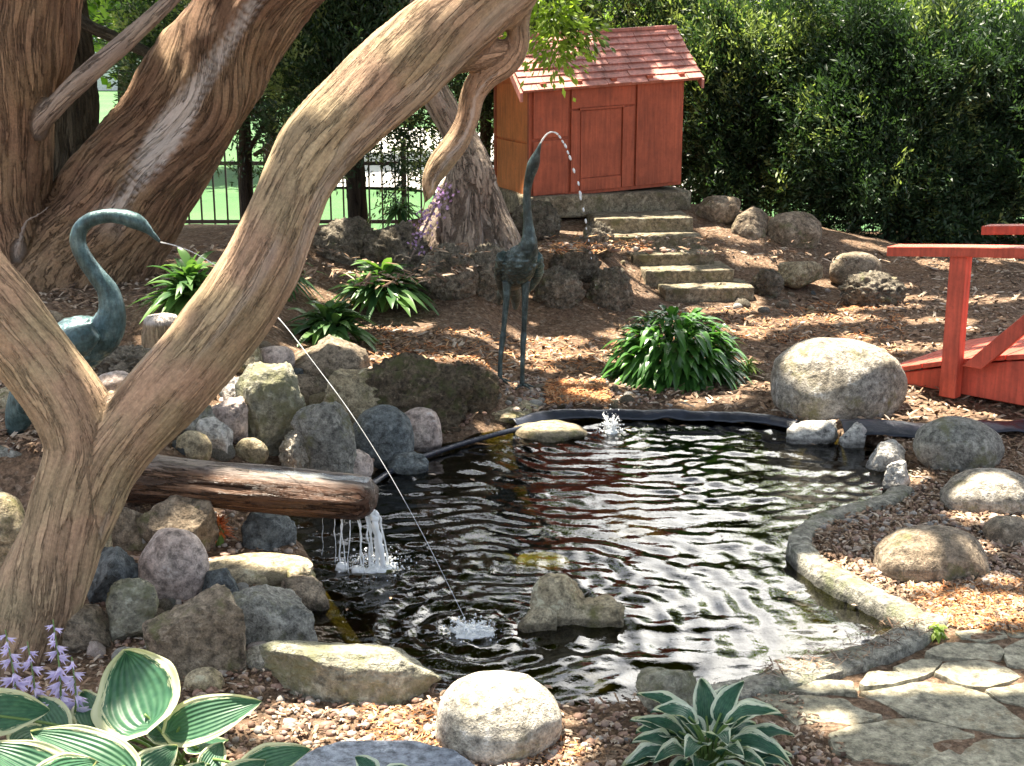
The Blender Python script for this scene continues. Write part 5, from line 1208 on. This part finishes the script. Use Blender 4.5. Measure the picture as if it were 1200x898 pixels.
def foam_patch(ctr, rx, ry, h, seed):
    V, F = ICO[4]; V = V*np.array((rx, ry, h)); nz = fbm(V*np.array((1, 1, 1))*30+seed, 4); V = V*(1+0.55*nz)[:, None]; V[:, 2] += h*0.6*fbm(V*60+seed, 3)
    return V+np.array(ctr), F
V, F = droplets(420, sp3+np.array((0.0, 0.02, 0)), (0.05, 0.035, 0.022), 0.0008, 0.0042, 4); obj('splash_drops', V, F, M_drop, tW)
for i, (x, y, a) in enumerate(((442,668,.045),(420,668,.03),(456,666,.03),(400,665,.022))):
    V, F = foam_patch(G(x, y, 0.003), a, a*0.7, 0.014, i); obj('foam', V, F, M_jet, tW)

# ------------------------------------------------------------------ crane statues and their jets
def feather_body(spine, n, k, bump=0.0, squash=1.0):
    C = spline(spine, n); V, F = tube(C[:, :3], C[:, 3], k); return V, F
def statue(name, parts, mat, parent, voxel, seed, feather=0.0, ctr=None):
    mb = MB()
    for sp in parts: C = spline(sp, 50); mb.add(*tube(C[:, :3], C[:, 3], 16))
    V = np.concatenate(mb.V); tmp = bpy.data.objects.new('tmp', mesh('tmp', V, mb.F)); COL.objects.link(tmp)
    md = tmp.modifiers.new('r', 'REMESH'); md.mode = 'VOXEL'; md.voxel_size = voxel; ms = tmp.modifiers.new('s', 'SMOOTH'); ms.iterations = 9
    me = bpy.data.meshes.new_from_object(tmp.evaluated_get(bpy.context.evaluated_depsgraph_get())); bpy.data.objects.remove(tmp)
    n = len(me.vertices); co = np.zeros(n*3, np.float32); me.vertices.foreach_get('co', co); co = co.reshape(-1, 3).astype(float)
    nr = np.zeros(n*3, np.float32); me.vertex_normals.foreach_get('vector', nr); nr = nr.reshape(-1, 3)
    if ctr is not None:
        wgt = np.exp(-(np.linalg.norm(co-ctr, axis=1)/0.15)**4); co = co+nr*(wgt*feather*(np.abs(fbm(co*np.array((30, 30, 75))+seed, 3))-0.2))[:, None]
    co = co+nr*(0.0012*fbm(co*50, 3))[:, None]
    me.vertices.foreach_set('co', (co-np.array(wl(parent))).astype(np.float32).ravel()); me.materials.clear(); me.materials.append(mat)
    me.polygons.foreach_set('use_smooth', np.ones(len(me.polygons), bool)); me.update()
    o = bpy.data.objects.new(name, me); COL.objects.link(o); o.parent = parent; return o
Y1 = 5.85
def q1(x, y, r, Y=Y1): return np.r_[P(x, y, Y), px(r, Y)]
f1 = P(600, 462, Y1)
tc1 = thing('crane_statue', 'dark bronze crane standing behind the pond with beak raised spouting water', 'statue', (f1[0], Y1, f1[2]))
cb = P(610, 312, Y1)
body1 = [q1(596,338,6,6.02), q1(601,326,15,5.96), q1(606,314,20,5.88), q1(612,304,19,5.80), q1(618,292,12,5.76), q1(620,282,9,5.75)]
neck1 = [q1(617,296,15,5.78), q1(620,284,10,5.75), q1(619,262,6.2,5.75), q1(617.5,238,5,5.75), q1(618,222,5,5.75), q1(621,206,6,5.74), q1(624,196,7.2,5.73), q1(627,187,6.4,5.72), q1(630,178,3.6,5.71), q1(634,167,1.6,5.70)]
statue('body', [body1, neck1], M_bronze_dark, tc1, 0.004, 3, 0.02, cb)
statue('wing', [[q1(590,300,8,5.82), q1(587,318,8,5.90), q1(588,336,6,5.98), q1(592,352,3,6.04)]], M_bronze_dark, tc1, 0.004, 4, 0.012, cb)
statue('wing', [[q1(628,300,7,5.80), q1(631,314,7,5.88), q1(627,330,5,5.96), q1(616,344,3,6.02)]], M_bronze, tc1, 0.004, 5, 0.012, cb)
statue('tail', [[q1(596,330,8,5.98), q1(588,345,6,6.05), q1(585,356,3,6.1)], [q1(600,332,8,5.98), q1(604,348,7,6.06), q1(604,362,3,6.1)]], M_bronze_dark, tc1, 0.004, 6)
for (x0, x1, yb) in ((594, 586, 446), (616, 612, 452)):
    C = spline([q1(x0,330,6,5.88), q1(x0-0.5,350,4.2,5.87), q1((x0+x1)/2,388,3.2,5.87), q1((x0+x1)/2-0.3,392,4.0,5.87), q1(x1+0.5,420,3.0,Y1), q1(x1,yb,3.2,Y1)], 40)
    V, F = tube(C[:, :3], C[:, 3], 10); lg = obj('leg', V, F, M_bronze_dark, tc1)
    mb = MB(); b0 = P(x1, yb, Y1)
    for dx, dy in ((0.035, -0.045), (-0.03, -0.05), (0.0, 0.035), (0.05, -0.01)):
        mb.add(*tube([b0+(0, 0, 0.006), b0+np.array((dx*0.5, dy*0.5, 0.004)), b0+np.array((dx, dy, -0.004))], [0.007, 0.006, 0.003], 8))
    mb.build('foot', M_bronze_dark, lg, smoothf=True)
Y2 = 4.4
def q2(x, y, r, Y=Y2): return np.r_[P(x, y, Y), px(r, Y)]
g2 = P(75, 505, Y2)
tc2 = thing('crane_statue', 'blue green bronze crane with an s shaped neck seen through the forked tree', 'statue', (g2[0], Y2, g2[2]))
cb2 = P(85, 402, Y2)
neck2 = [q2(98,408,14), q2(114,398,24), q2(126,384,21), q2(131,366,16.5), q2(127,342,13), q2(114,324,11), q2(99,303,10), q2(91,283,9.5), q2(95,267,9), q2(108,257,8.5), q2(128,253,8.5), q2(146,255,9.5), q2(158,259,10), q2(167,264,8), q2(176,272,4.5), q2(188,284,2)]
body2 = [q2(126,390,12), q2(116,394,25), q2(96,402,33), q2(74,418,33), q2(52,440,29), q2(34,466,24), q2(22,490,17), q2(16,510,8)]
statue('body', [neck2, body2], M_bronze, tc2, 0.004, 5, 0.010, cb2)
def wing_part(pts, nm): return statue(nm, [pts], M_bronze, tc2, 0.004, 8, 0.014, cb2)
wing_part([q2(112,388,10,4.30), q2(92,400,20,4.30), q2(66,418,20,4.31), q2(40,450,14,4.33), q2(24,482,7,4.35)], 'wing')
wing_part([q2(110,380,10,4.50), q2(88,388,18,4.50), q2(58,408,18,4.49), q2(30,445,13,4.47), q2(14,480,7,4.45)], 'wing')
for (x0, x1) in ((72, 76), (92, 90)):
    C = spline([q2(x0,425,9), q2(x0,450,5.5), q2((x0+x1)/2,478,4.2), q2(x1,505,4.2), q2(x1,530,4.5)], 30); V, F = tube(C[:, :3], C[:, 3], 10); lg = obj('leg', V, F, M_bronze, tc2)
    mb = MB(); b0 = P(x1, 530, Y2)
    for dx, dy in ((0.05, -0.04), (0.06, 0.0), (-0.03, 0.0), (0.05, 0.04)): mb.add(*tube([b0, b0+np.array((dx*0.5, dy*0.5, 0.004)), b0+np.array((dx, dy, -0.004))], [0.009, 0.007, 0.004], 8))
    mb.build('foot', M_bronze, lg, smoothf=True)
# jets
def jet(label, p0, p1, rise, r0, r1, broken, seed):
    p0, p1 = np.array(p0), np.array(p1); t = np.linspace(0, 1, 160); h = p0[None]+(p1-p0)[None]*t[:, None]
    # ballistic height: rise above p0 then down to p1
    dz = p1[2]-p0[2]; a = math.sqrt(rise); b = math.sqrt(rise-dz); tau = t*(a+b)-a; h[:, 2] = p0[2]+rise-tau**2
    h = h+(0.0045*t*np.stack([noise(np.c_[t*9, t*0+seed, t*0]), noise(np.c_[t*9, t*0+seed+5, t*0]), noise(np.c_[t*14, t*0+seed+9, t*0])], 0)).T*(1-t)[:, None]*2.5
    T = thing('water_jet', label, 'water jet', p0); mb = MB(); fade = broken[3]; n1 = int(160*broken[0]); 
    if n1 > 4: mb.add(*tube(h[:n1], (r0+(r1-r0)*t[:n1])*(1+0.3*noise(np.c_[t[:n1]*40, t[:n1]*0, t[:n1]*0+seed])), 8))
    mb.build('stream', M_jet if broken[3] else M_thin2, T, smoothf=True)
    if broken[1]:
        r = np.random.default_rng(seed); V, F = ICO[2]; mb = MB()
        seglen = np.r_[0, np.cumsum(np.linalg.norm(np.diff(h, axis=0), axis=1))]; s = seglen[n1-1]+0.01
        while s < seglen[-1]:
            p = np.array([np.interp(s, seglen, h[:, c]) for c in range(3)]); q = np.array([np.interp(s+0.01, seglen, h[:, c]) for c in range(3)])
            d = unit(q-p); f_ = s/seglen[-1]; sz = broken[1]*(0.55+0.7*r.random())*(1-fade*smooth(0.3, 0.55, f_)); v = V*sz; v = v+d[None]*(V@d)[:, None]*sz*1.3
            mb.add(v+p+r.normal(size=3)*0.002, F.tolist()); s += broken[2]*(0.5+1.0*r.random())*(1+2.2*fade*smooth(0.3, 0.55, f_))
        mb.build('drops', M_drop, T, smoothf=True)
    return T, h
j1, h1 = jet('thin arc of water drops spouting from the raised beak', P(634, 167, 5.70), sp2, 0.045, 0.0032, 0.004, (0.24, 0.0048, 0.036, 0.62), 1)
j2, h2 = jet('long thin stream of water slanting from the left crane to the pond', P(188, 284, 4.4), sp1, 0.0, 0.0019, 0.0007, (0.985, 0.0009, 0.03, 0.0), 2)
for lab, c, sx_, hh, nn, seed, foam in (('white splash where the long stream hits the near water', sp1, 0.035, 0.016, 420, 3, 0.06), ('small leaping splash near the back of the pond', sp2, 0.022, 0.04, 260, 4, 0.03)):
    T = thing('water_splash', lab, 'splash', c)
    V, F = droplets(nn, c, (sx_, sx_*0.8, hh), 0.0008, 0.0038, seed); obj('splash_drops', V, F, M_drop, T)
    V, F = foam_patch(c, foam, foam*0.75, 0.012, seed); obj('foam', V, F, M_jet, T)
    mb = MB(); r = np.random.default_rng(seed)
    for k in range(9):
        a = r.random()*6.28; l_ = foam*(0.5+r.random()); p1 = c+np.array((math.cos(a)*l_, math.sin(a)*l_, hh*(0.5+1.4*r.random()))); mb.add(*tube([c+(0, 0, -0.003), (c+p1)/2+(0, 0, 0.01), p1], [0.006, 0.004, 0.0015], 6))
    mb.build('spikes', M_jet, T, smoothf=True)

# ------------------------------------------------------------------ hostas and other plants
def leafgrid(base, tip, width, nrm, cup=0.15, arch_=0.15, nu=22, nv=13, heart=0.5, wav=0.03, seed=0, fold=0.12):
    base, tip = np.array(base, float), np.array(tip, float); d = tip-base; L = np.linalg.norm(d); d = d/L; nrm = np.array(nrm, float); nrm = unit(nrm-d*nrm.dot(d)); s = np.cross(d, nrm)
    V = []; UV = []
    for i in range(nu):
        u = i/(nu-1); ww = width/2*(math.sin(math.pi*min(1, u**(0.62)))**(0.75))*(1 if u < 0.97 else 0.7); ww = max(ww, 0.0006)
        for j in range(nv):
            v = -1+2*j/(nv-1); back = -heart*0.28*L*(abs(v)**1.5)*max(0, 1-u*3.2)
            z = -arch_*L*(u-0.35)**2*1.6+cup*width*(v*v)*0.5-fold*width*(1-abs(v))*0.3+wav*width*math.sin(u*13+seed+3*v)*v*v
            z += 0.012*width*math.cos(v*16)*(1-u)
            V.append(base+d*(u*L+back)+s*v*ww+nrm*z); UV.append((u*2+seed*1.37, v, seed*0.77))
    return np.array(V), gridfaces(nv, nu), np.array(UV)
def hosta(t, leaves, mat, stems=True, origin=None):
    VV, FF, UU = [], [], []; n = 0; mb = MB()
    for i, (b, tp, wd, nr_, kw) in enumerate(leaves):
        V, F, U = leafgrid(b, tp, wd, nr_, seed=i, **kw); VV.append(V); FF.append(F+n); UU.append(U); n += len(V)
        o0 = np.array(origin); b_ = np.array(b)
        mid = (o0+b_)/2+np.array((0, 0, 0.03)); C = spline([o0+np.array((0.02*math.cos(i*2.4), 0.02*math.sin(i*2.4), 0)), mid, b_+0.02*unit(np.array(tp)-b_)], 14); mb.add(*tube(C, np.linspace(0.0045, 0.0028, 14), 6))
    obj('leaves', np.concatenate(VV), np.concatenate(FF), mat, t, attrs={'leafuv': (np.concatenate(UU), 'FLOAT_VECTOR')})
    mb.build('leaf_stalks', M_stem, t, smoothf=True)
# big hosta front left
h0 = np.array((-0.72, 2.68, gz(-0.72, 2.68)))
tH = thing('hosta', 'big variegated hosta with cream edged leaves at the bottom left corner', 'plant', h0)
cam_up = np.array((0.0, -0.62, 0.78))
Lf = []
def hl(bx, by, bY, tx, ty, tY, wpx_, nr_=(0, -0.6, 0.8), **kw): Lf.append((P(bx, by, bY), P(tx, ty, tY), px(wpx_, (bY+tY)/2), nr_, kw))
hl(172,846,2.66, 146,764,2.80, 122, (-0.1,-0.85,0.5), heart=0.7, cup=0.2, arch_=0.05)
hl(200,856,2.66, 304,820,2.68, 62, (0.0,-0.75,0.65), heart=0.4, cup=0.1)
hl(-30,838,2.62, 58,830,2.66, 64, (0.1,-0.7,0.7))
hl(150,905,2.50, 34,852,2.56, 72, (0,-0.5,0.86), heart=0.4)
hl(90,930,2.46, -22,868,2.50, 78, (0,-0.5,0.86), heart=0.4)
hl(160,915,2.52, 208,872,2.60, 52, (0,-0.7,0.7))
hl(285,905,2.56, 362,876,2.56, 52, (0.1,-0.6,0.8))
hl(225,880,2.62, 268,862,2.72, 34, (-0.3,-0.6,0.7)); hl(240,905,2.58, 262,868,2.66, 36, (0.4,-0.6,0.7)); hl(215,925,2.52, 240,892,2.58, 40, (0.2,-0.6,0.7))
hl(70,860,2.68, 40,812,2.80, 50, (0.2,-0.7,0.6)); hl(110,850,2.72, 96,806,2.84, 48, (0.1,-0.6,0.7)); hl(130,870,2.66, 152,838,2.78, 46, (0.1,-0.6,0.7)); hl(20,870,2.6, 60,850,2.72, 46, (0.1,-0.6,0.7))
hl(180,860,2.7, 240,845,2.8, 46, (0.1,-0.7,0.7)); hl(255,930,2.5, 310,890,2.54, 52, (0.1,-0.5,0.8)); hl(40,920,2.46, 110,890,2.44, 60, (0.1,-0.5,0.8)); hl(10,855,2.7, -20,815,2.8, 50, (0.2,-0.6,0.7))
hosta(tH, Lf, M_hosta, origin=h0)
# flower stalks with lilac bells
for (bx, tx, ty, Yt, n) in ((70, 62, 726, 2.86, 15), (20, 6, 738, 2.84, 15), (84, 84, 770, 2.80, 10), (40, 32, 752, 2.88, 12)):
    p0 = P(bx, 880, 2.74); p1 = P(tx, ty, Yt); C = spline([p0, (p0+p1)/2+(0.01, 0, 0.01), p1], 30); V, F = tube(C, np.linspace(0.003, 0.0014, 30), 6); st = obj('flower_stalk', V, F, M_stem, tH)
    mb = MB(); rn = []
    for k in range(n):
        c = C[int(10+19*k/n)]; a = k*2.4+bx; sz = 0.027*(1.25-0.75*k/n); d = unit(np.array((math.cos(a), math.sin(a)*0.8-0.25, -0.45))); q = unit(np.cross(d, (0.2, 0.1, 1))); w2 = np.cross(d, q)
        for m_ in range(6):
            b_ = 2*math.pi*m_/6; e = q*math.cos(b_)+w2*math.sin(b_); e2 = unit(np.cross(d, e))
            V = [c+e*0.002, c+d*sz*0.7+e*sz*0.22+e2*sz*0.16, c+d*sz*1.25+e*sz*0.62, c+d*sz*0.7+e*sz*0.22-e2*sz*0.16]; mb.add(V, [(0,1,2,3)]); rn += [0.3+0.7*((k*7+m_*3) % 10)/10]*4
    f = mb.build('bell_flowers', M_bell, st, smoothf=True); attr(f.data, 'rnd', rn)
# white-edged hosta front centre
def clump(t, ctr, n, Lr, Wr, spread, hgt, mat, seed, kw):
    r = np.random.default_rng(seed); out = []
    for i in range(n):
        a = 2.399*i+0.3*r.normal(); e = (i+0.5)/n; rad = spread*math.sqrt(e); up = hgt*(1-0.75*e)+0.02*r.normal()
        d = np.array((math.cos(a), math.sin(a), 0)); L = Lr[0]+(Lr[1]-Lr[0])*r.random(); b = ctr+d*rad*0.45+np.array((0, 0, max(0.03, up*0.75)))
        slope_ = 0.85-1.25*e+0.2*r.normal(); tp = b+unit(d+np.array((0, 0, slope_)))*L; out.append((b, tp, Wr[0]+(Wr[1]-Wr[0])*r.random(), (d*-0.25+np.array((0, -0.25, 1.0))), kw))
    hosta(t, out, mat, origin=ctr)
c2 = wpx(826, 905); c2 = np.array((c2[0], 2.66, gz(c2[0], 2.66)))
tH2 = thing('hosta', 'smaller blue green hosta with thin white leaf edges at the bottom centre', 'plant', c2)
clump(tH2, c2, 46, (0.085, 0.13), (0.046, 0.066), 0.21, 0.17, M_hosta2, 3, dict(heart=0.1, cup=0.35, arch_=0.5, wav=0.06))
c3 = np.array((-0.285, 2.60, gz(-0.285, 2.6)))
tH3 = thing('hosta', 'tiny hosta shoot in front of the blue grey slab', 'plant', c3)
clump(tH3, c3, 5, (0.06, 0.08), (0.04, 0.05), 0.05, 0.09, M_hosta2, 5, dict(heart=0.2, cup=0.3, arch_=0.4))
# leafy clumps made of many leaves
def bushy(label, cx, cyb, w_px, h_px, n, Lr, wr, mat, seed, name='leafy_plant', zg=None, droop=0.5, cat='plant', dome=False):
    g = wpx(cx, cyb); Yc = g[1]; t = thing(name, label, cat, g); r = np.random.default_rng(seed); R_ = px(w_px/2, Yc); Hh = px(h_px, Yc)
    VV, FF, RR = [], [], []; k = 0
    for i in range(n):
        a = r.random()*6.28; e = r.random()**0.6; d = np.array((math.cos(a), math.sin(a)*0.8, 0)); b = g+d*R_*0.55*e*r.random()+np.array((0, 0, Hh*(0.25+0.55*(1-e*e)*r.random()+0.1)))
        if dome:
            ph = math.acos(1-r.random()*1.02); b = g+np.array((math.cos(a)*math.sin(ph)*R_*0.62, math.sin(a)*math.sin(ph)*R_*0.5, Hh*0.8*max(0.02, math.cos(ph))))*(0.65+0.35*r.random()); e = ph/1.6; d = d*1.0
        L = Lr[0]+(Lr[1]-Lr[0])*r.random(); dd = unit(d*(0.5+e)+np.array((0, 0, 0.9-1.0*e+0.35*r.normal()))+0.3*r.normal(size=3)); s = unit(np.cross(dd, (0.1*r.normal(), 0.1*r.normal(), 1))); m = 6; u_ = np.cross(s, dd)
        for q in range(m):
            u = q/(m-1); ww = (wr[0]+(wr[1]-wr[0])*r.random()*0.0+0)*math.sin(math.pi*min(0.985, 0.06+0.94*u)**0.8); c = b+dd*L*u-np.array((0, 0, droop*L*u*u)); VV += [c-s*ww+u_*ww*0.35, c, c+s*ww+u_*ww*0.35]
        for q in range(m-1):
            for z_ in (0, 1): FF.append((k+q*3+z_, k+q*3+z_+1, k+q*3+z_+4, k+q*3+z_+3))
        RR += [r.random()]*(3*m); k += 3*m
    obj('leaves', np.array(VV), np.array(FF), mat, t, attrs={'rnd': (np.array(RR), 'FLOAT')})
    mb = MB()
    for i in range(26):
        a = i*2.4; e = (i % 7)/7; tip = g+np.array((math.cos(a)*R_*0.5*e, math.sin(a)*R_*0.4*e, Hh*0.7*(1-0.4*e))); mb.add(*tube([g+(0.01*math.cos(a), 0.01*math.sin(a), -0.01), (g+tip)/2+(0, 0, 0.01), tip], [0.005, 0.004, 0.002], 5))
    mb.build('stems', M_stem, t, smoothf=True); return t
bushy('rounded dark green glossy clump behind the pond beside the largest boulder', 790, 440, 230, 98, 850, (0.08, 0.135), (0.018, 0.021), M_glossy, 1, 'leafy_clump', droop=0.6, dome=True)
bushy('strap leaved green plant at the foot of the porous rock mound', 448, 366, 140, 60, 170, (0.12, 0.22), (0.026, 0.02), M_strap, 2, droop=0.45)
for i, (cx, cy, w_, h_) in enumerate(((960, 262, 120, 60), (1070, 262, 130, 70), (1165, 262, 120, 70), (860, 236, 90, 50))):
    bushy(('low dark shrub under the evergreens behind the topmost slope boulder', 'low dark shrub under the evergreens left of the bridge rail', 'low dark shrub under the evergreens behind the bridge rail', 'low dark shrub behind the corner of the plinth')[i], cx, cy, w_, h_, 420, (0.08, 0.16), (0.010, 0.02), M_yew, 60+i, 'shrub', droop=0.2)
bushy('strap leaved plant spilling over the crest of the rock bank', 388, 404, 135, 50, 150, (0.10, 0.20), (0.024, 0.02), M_strap, 3, droop=0.5)
bushy('green plant between the leaning trunk and the crossing limb', 226, 372, 110, 66, 170, (0.10, 0.20), (0.022, 0.02), M_strap, 4, droop=0.4)
bushy('pale green plant below the iron fence left of the limb', 330, 340, 90, 40, 90, (0.10, 0.2), (0.012, 0.02), M_strap, 14)
bushy('low yellow green tuft beside the dark clump at the big boulder', 876, 440, 34, 20, 50, (0.04, 0.08), (0.006, 0.01), M_lime, 5)
bushy('small green weed at the corner of the pond kerb', 1098, 748, 18, 22, 26, (0.02, 0.035), (0.008, 0.01), M_lime, 6, 'weed')
bushy('tuft of orange dry sprigs at the left end of the log', 258, 640, 30, 42, 120, (0.02, 0.05), (0.003, 0.005), M_orange, 7, 'dry_tuft', droop=0.2)
bushy('leafy sprout in front of the iron fence by the gnarled mound', 470, 262, 50, 34, 90, (0.08, 0.14), (0.010, 0.02), M_strap, 8)
# purple flowered creeper on the stump
tP = thing('flowering_vine', 'purple flowering vine hanging on the left of the gnarled stump', 'vine', P(500, 300, 7.2))
C = spline([P(478,310,7.15), P(492,280,7.2), P(506,250,7.22), P(520,225,7.22), P(528,212,7.24)], 40); V, F = tube(C, 0.006, 6); obj('stem', V, F, M_barkC, tP)
for (a, b, n_) in ((18, 30, 90), (8, 16, 60)):
    k = rng.integers(a, b+8, n_).clip(0, 39); p = C[k]+rng.normal(size=(n_, 3))*0.028; leafmesh('flowers', p, rdir(n_), rdir(n_), 0.022, 0.009, M_purple, tP)
# short stump post under the plants
cs = wpx(190, 424); V, F = tube(spline([cs-(0, 0, 0.05), cs+(0, 0, 0.08), cs+(0.01, 0, 0.17), cs+(0.01, 0, 0.19)], 20), np.r_[np.linspace(0.085, 0.072, 18), 0.06, 0.03], 40)
V = V+unit(V-cs)*(0.008*fbm(V*30, 3))[:, None]
tag(obj('wooden_stump', V, F, M_barkA, origin=cs, attrs={'bark': (np.c_[(V-cs)[:, :2], (V-cs)[:, 2]*0.1], 'FLOAT_VECTOR'), 'bare': (smooth(0.15, 0.17, (V-cs)[:, 2]), 'FLOAT')}), 'short cut stump with a sunlit top behind the crossing limb', 'stump')

# leaves and bits fallen on the water along the edges
r = np.random.default_rng(77); q = np.c_[r.uniform(-0.9, 1.4, 1500), r.uniform(2.9, 5.8, 1500)]; sdq = pond_sd(q[:, 0], q[:, 1]); pr_ = np.exp(-np.abs(sdq)/0.10)*0.20+0.006
q = q[(sdq < -0.015) & (r.random(1500) < pr_)]; n = len(q); a = r.random(n)*6.28
V = []; L_ = 0.006+0.014*r.random(n); wd_ = L_*(0.25+0.3*r.random(n))
for k in range(n):
    d = np.array((math.cos(a[k]), math.sin(a[k]), 0)); e = np.array((-d[1], d[0], 0)); c = np.array((q[k, 0], q[k, 1], 0.008)); V += [c-d*L_[k], c+e*wd_[k]+(0, 0, 0.002), c+d*L_[k], c-e*wd_[k]+(0, 0, 0.002)]
tag(obj('fallen_leaves', np.array(V), np.arange(n*4).reshape(-1, 4), M_chip, smoothf=False, attrs={'rnd': (np.repeat(0.4+0.6*r.random(n), 4), 'FLOAT')}), kind='stuff')
for o_ in sc.objects:
    if o_.parent and o_.name.split('.')[0] in ('splash_drops', 'drops', 'flowers', 'foliage', 'crown', 'bell_flowers', 'leaves', 'water_strands', 'spikes'): o_['kind'] = 'stuff'
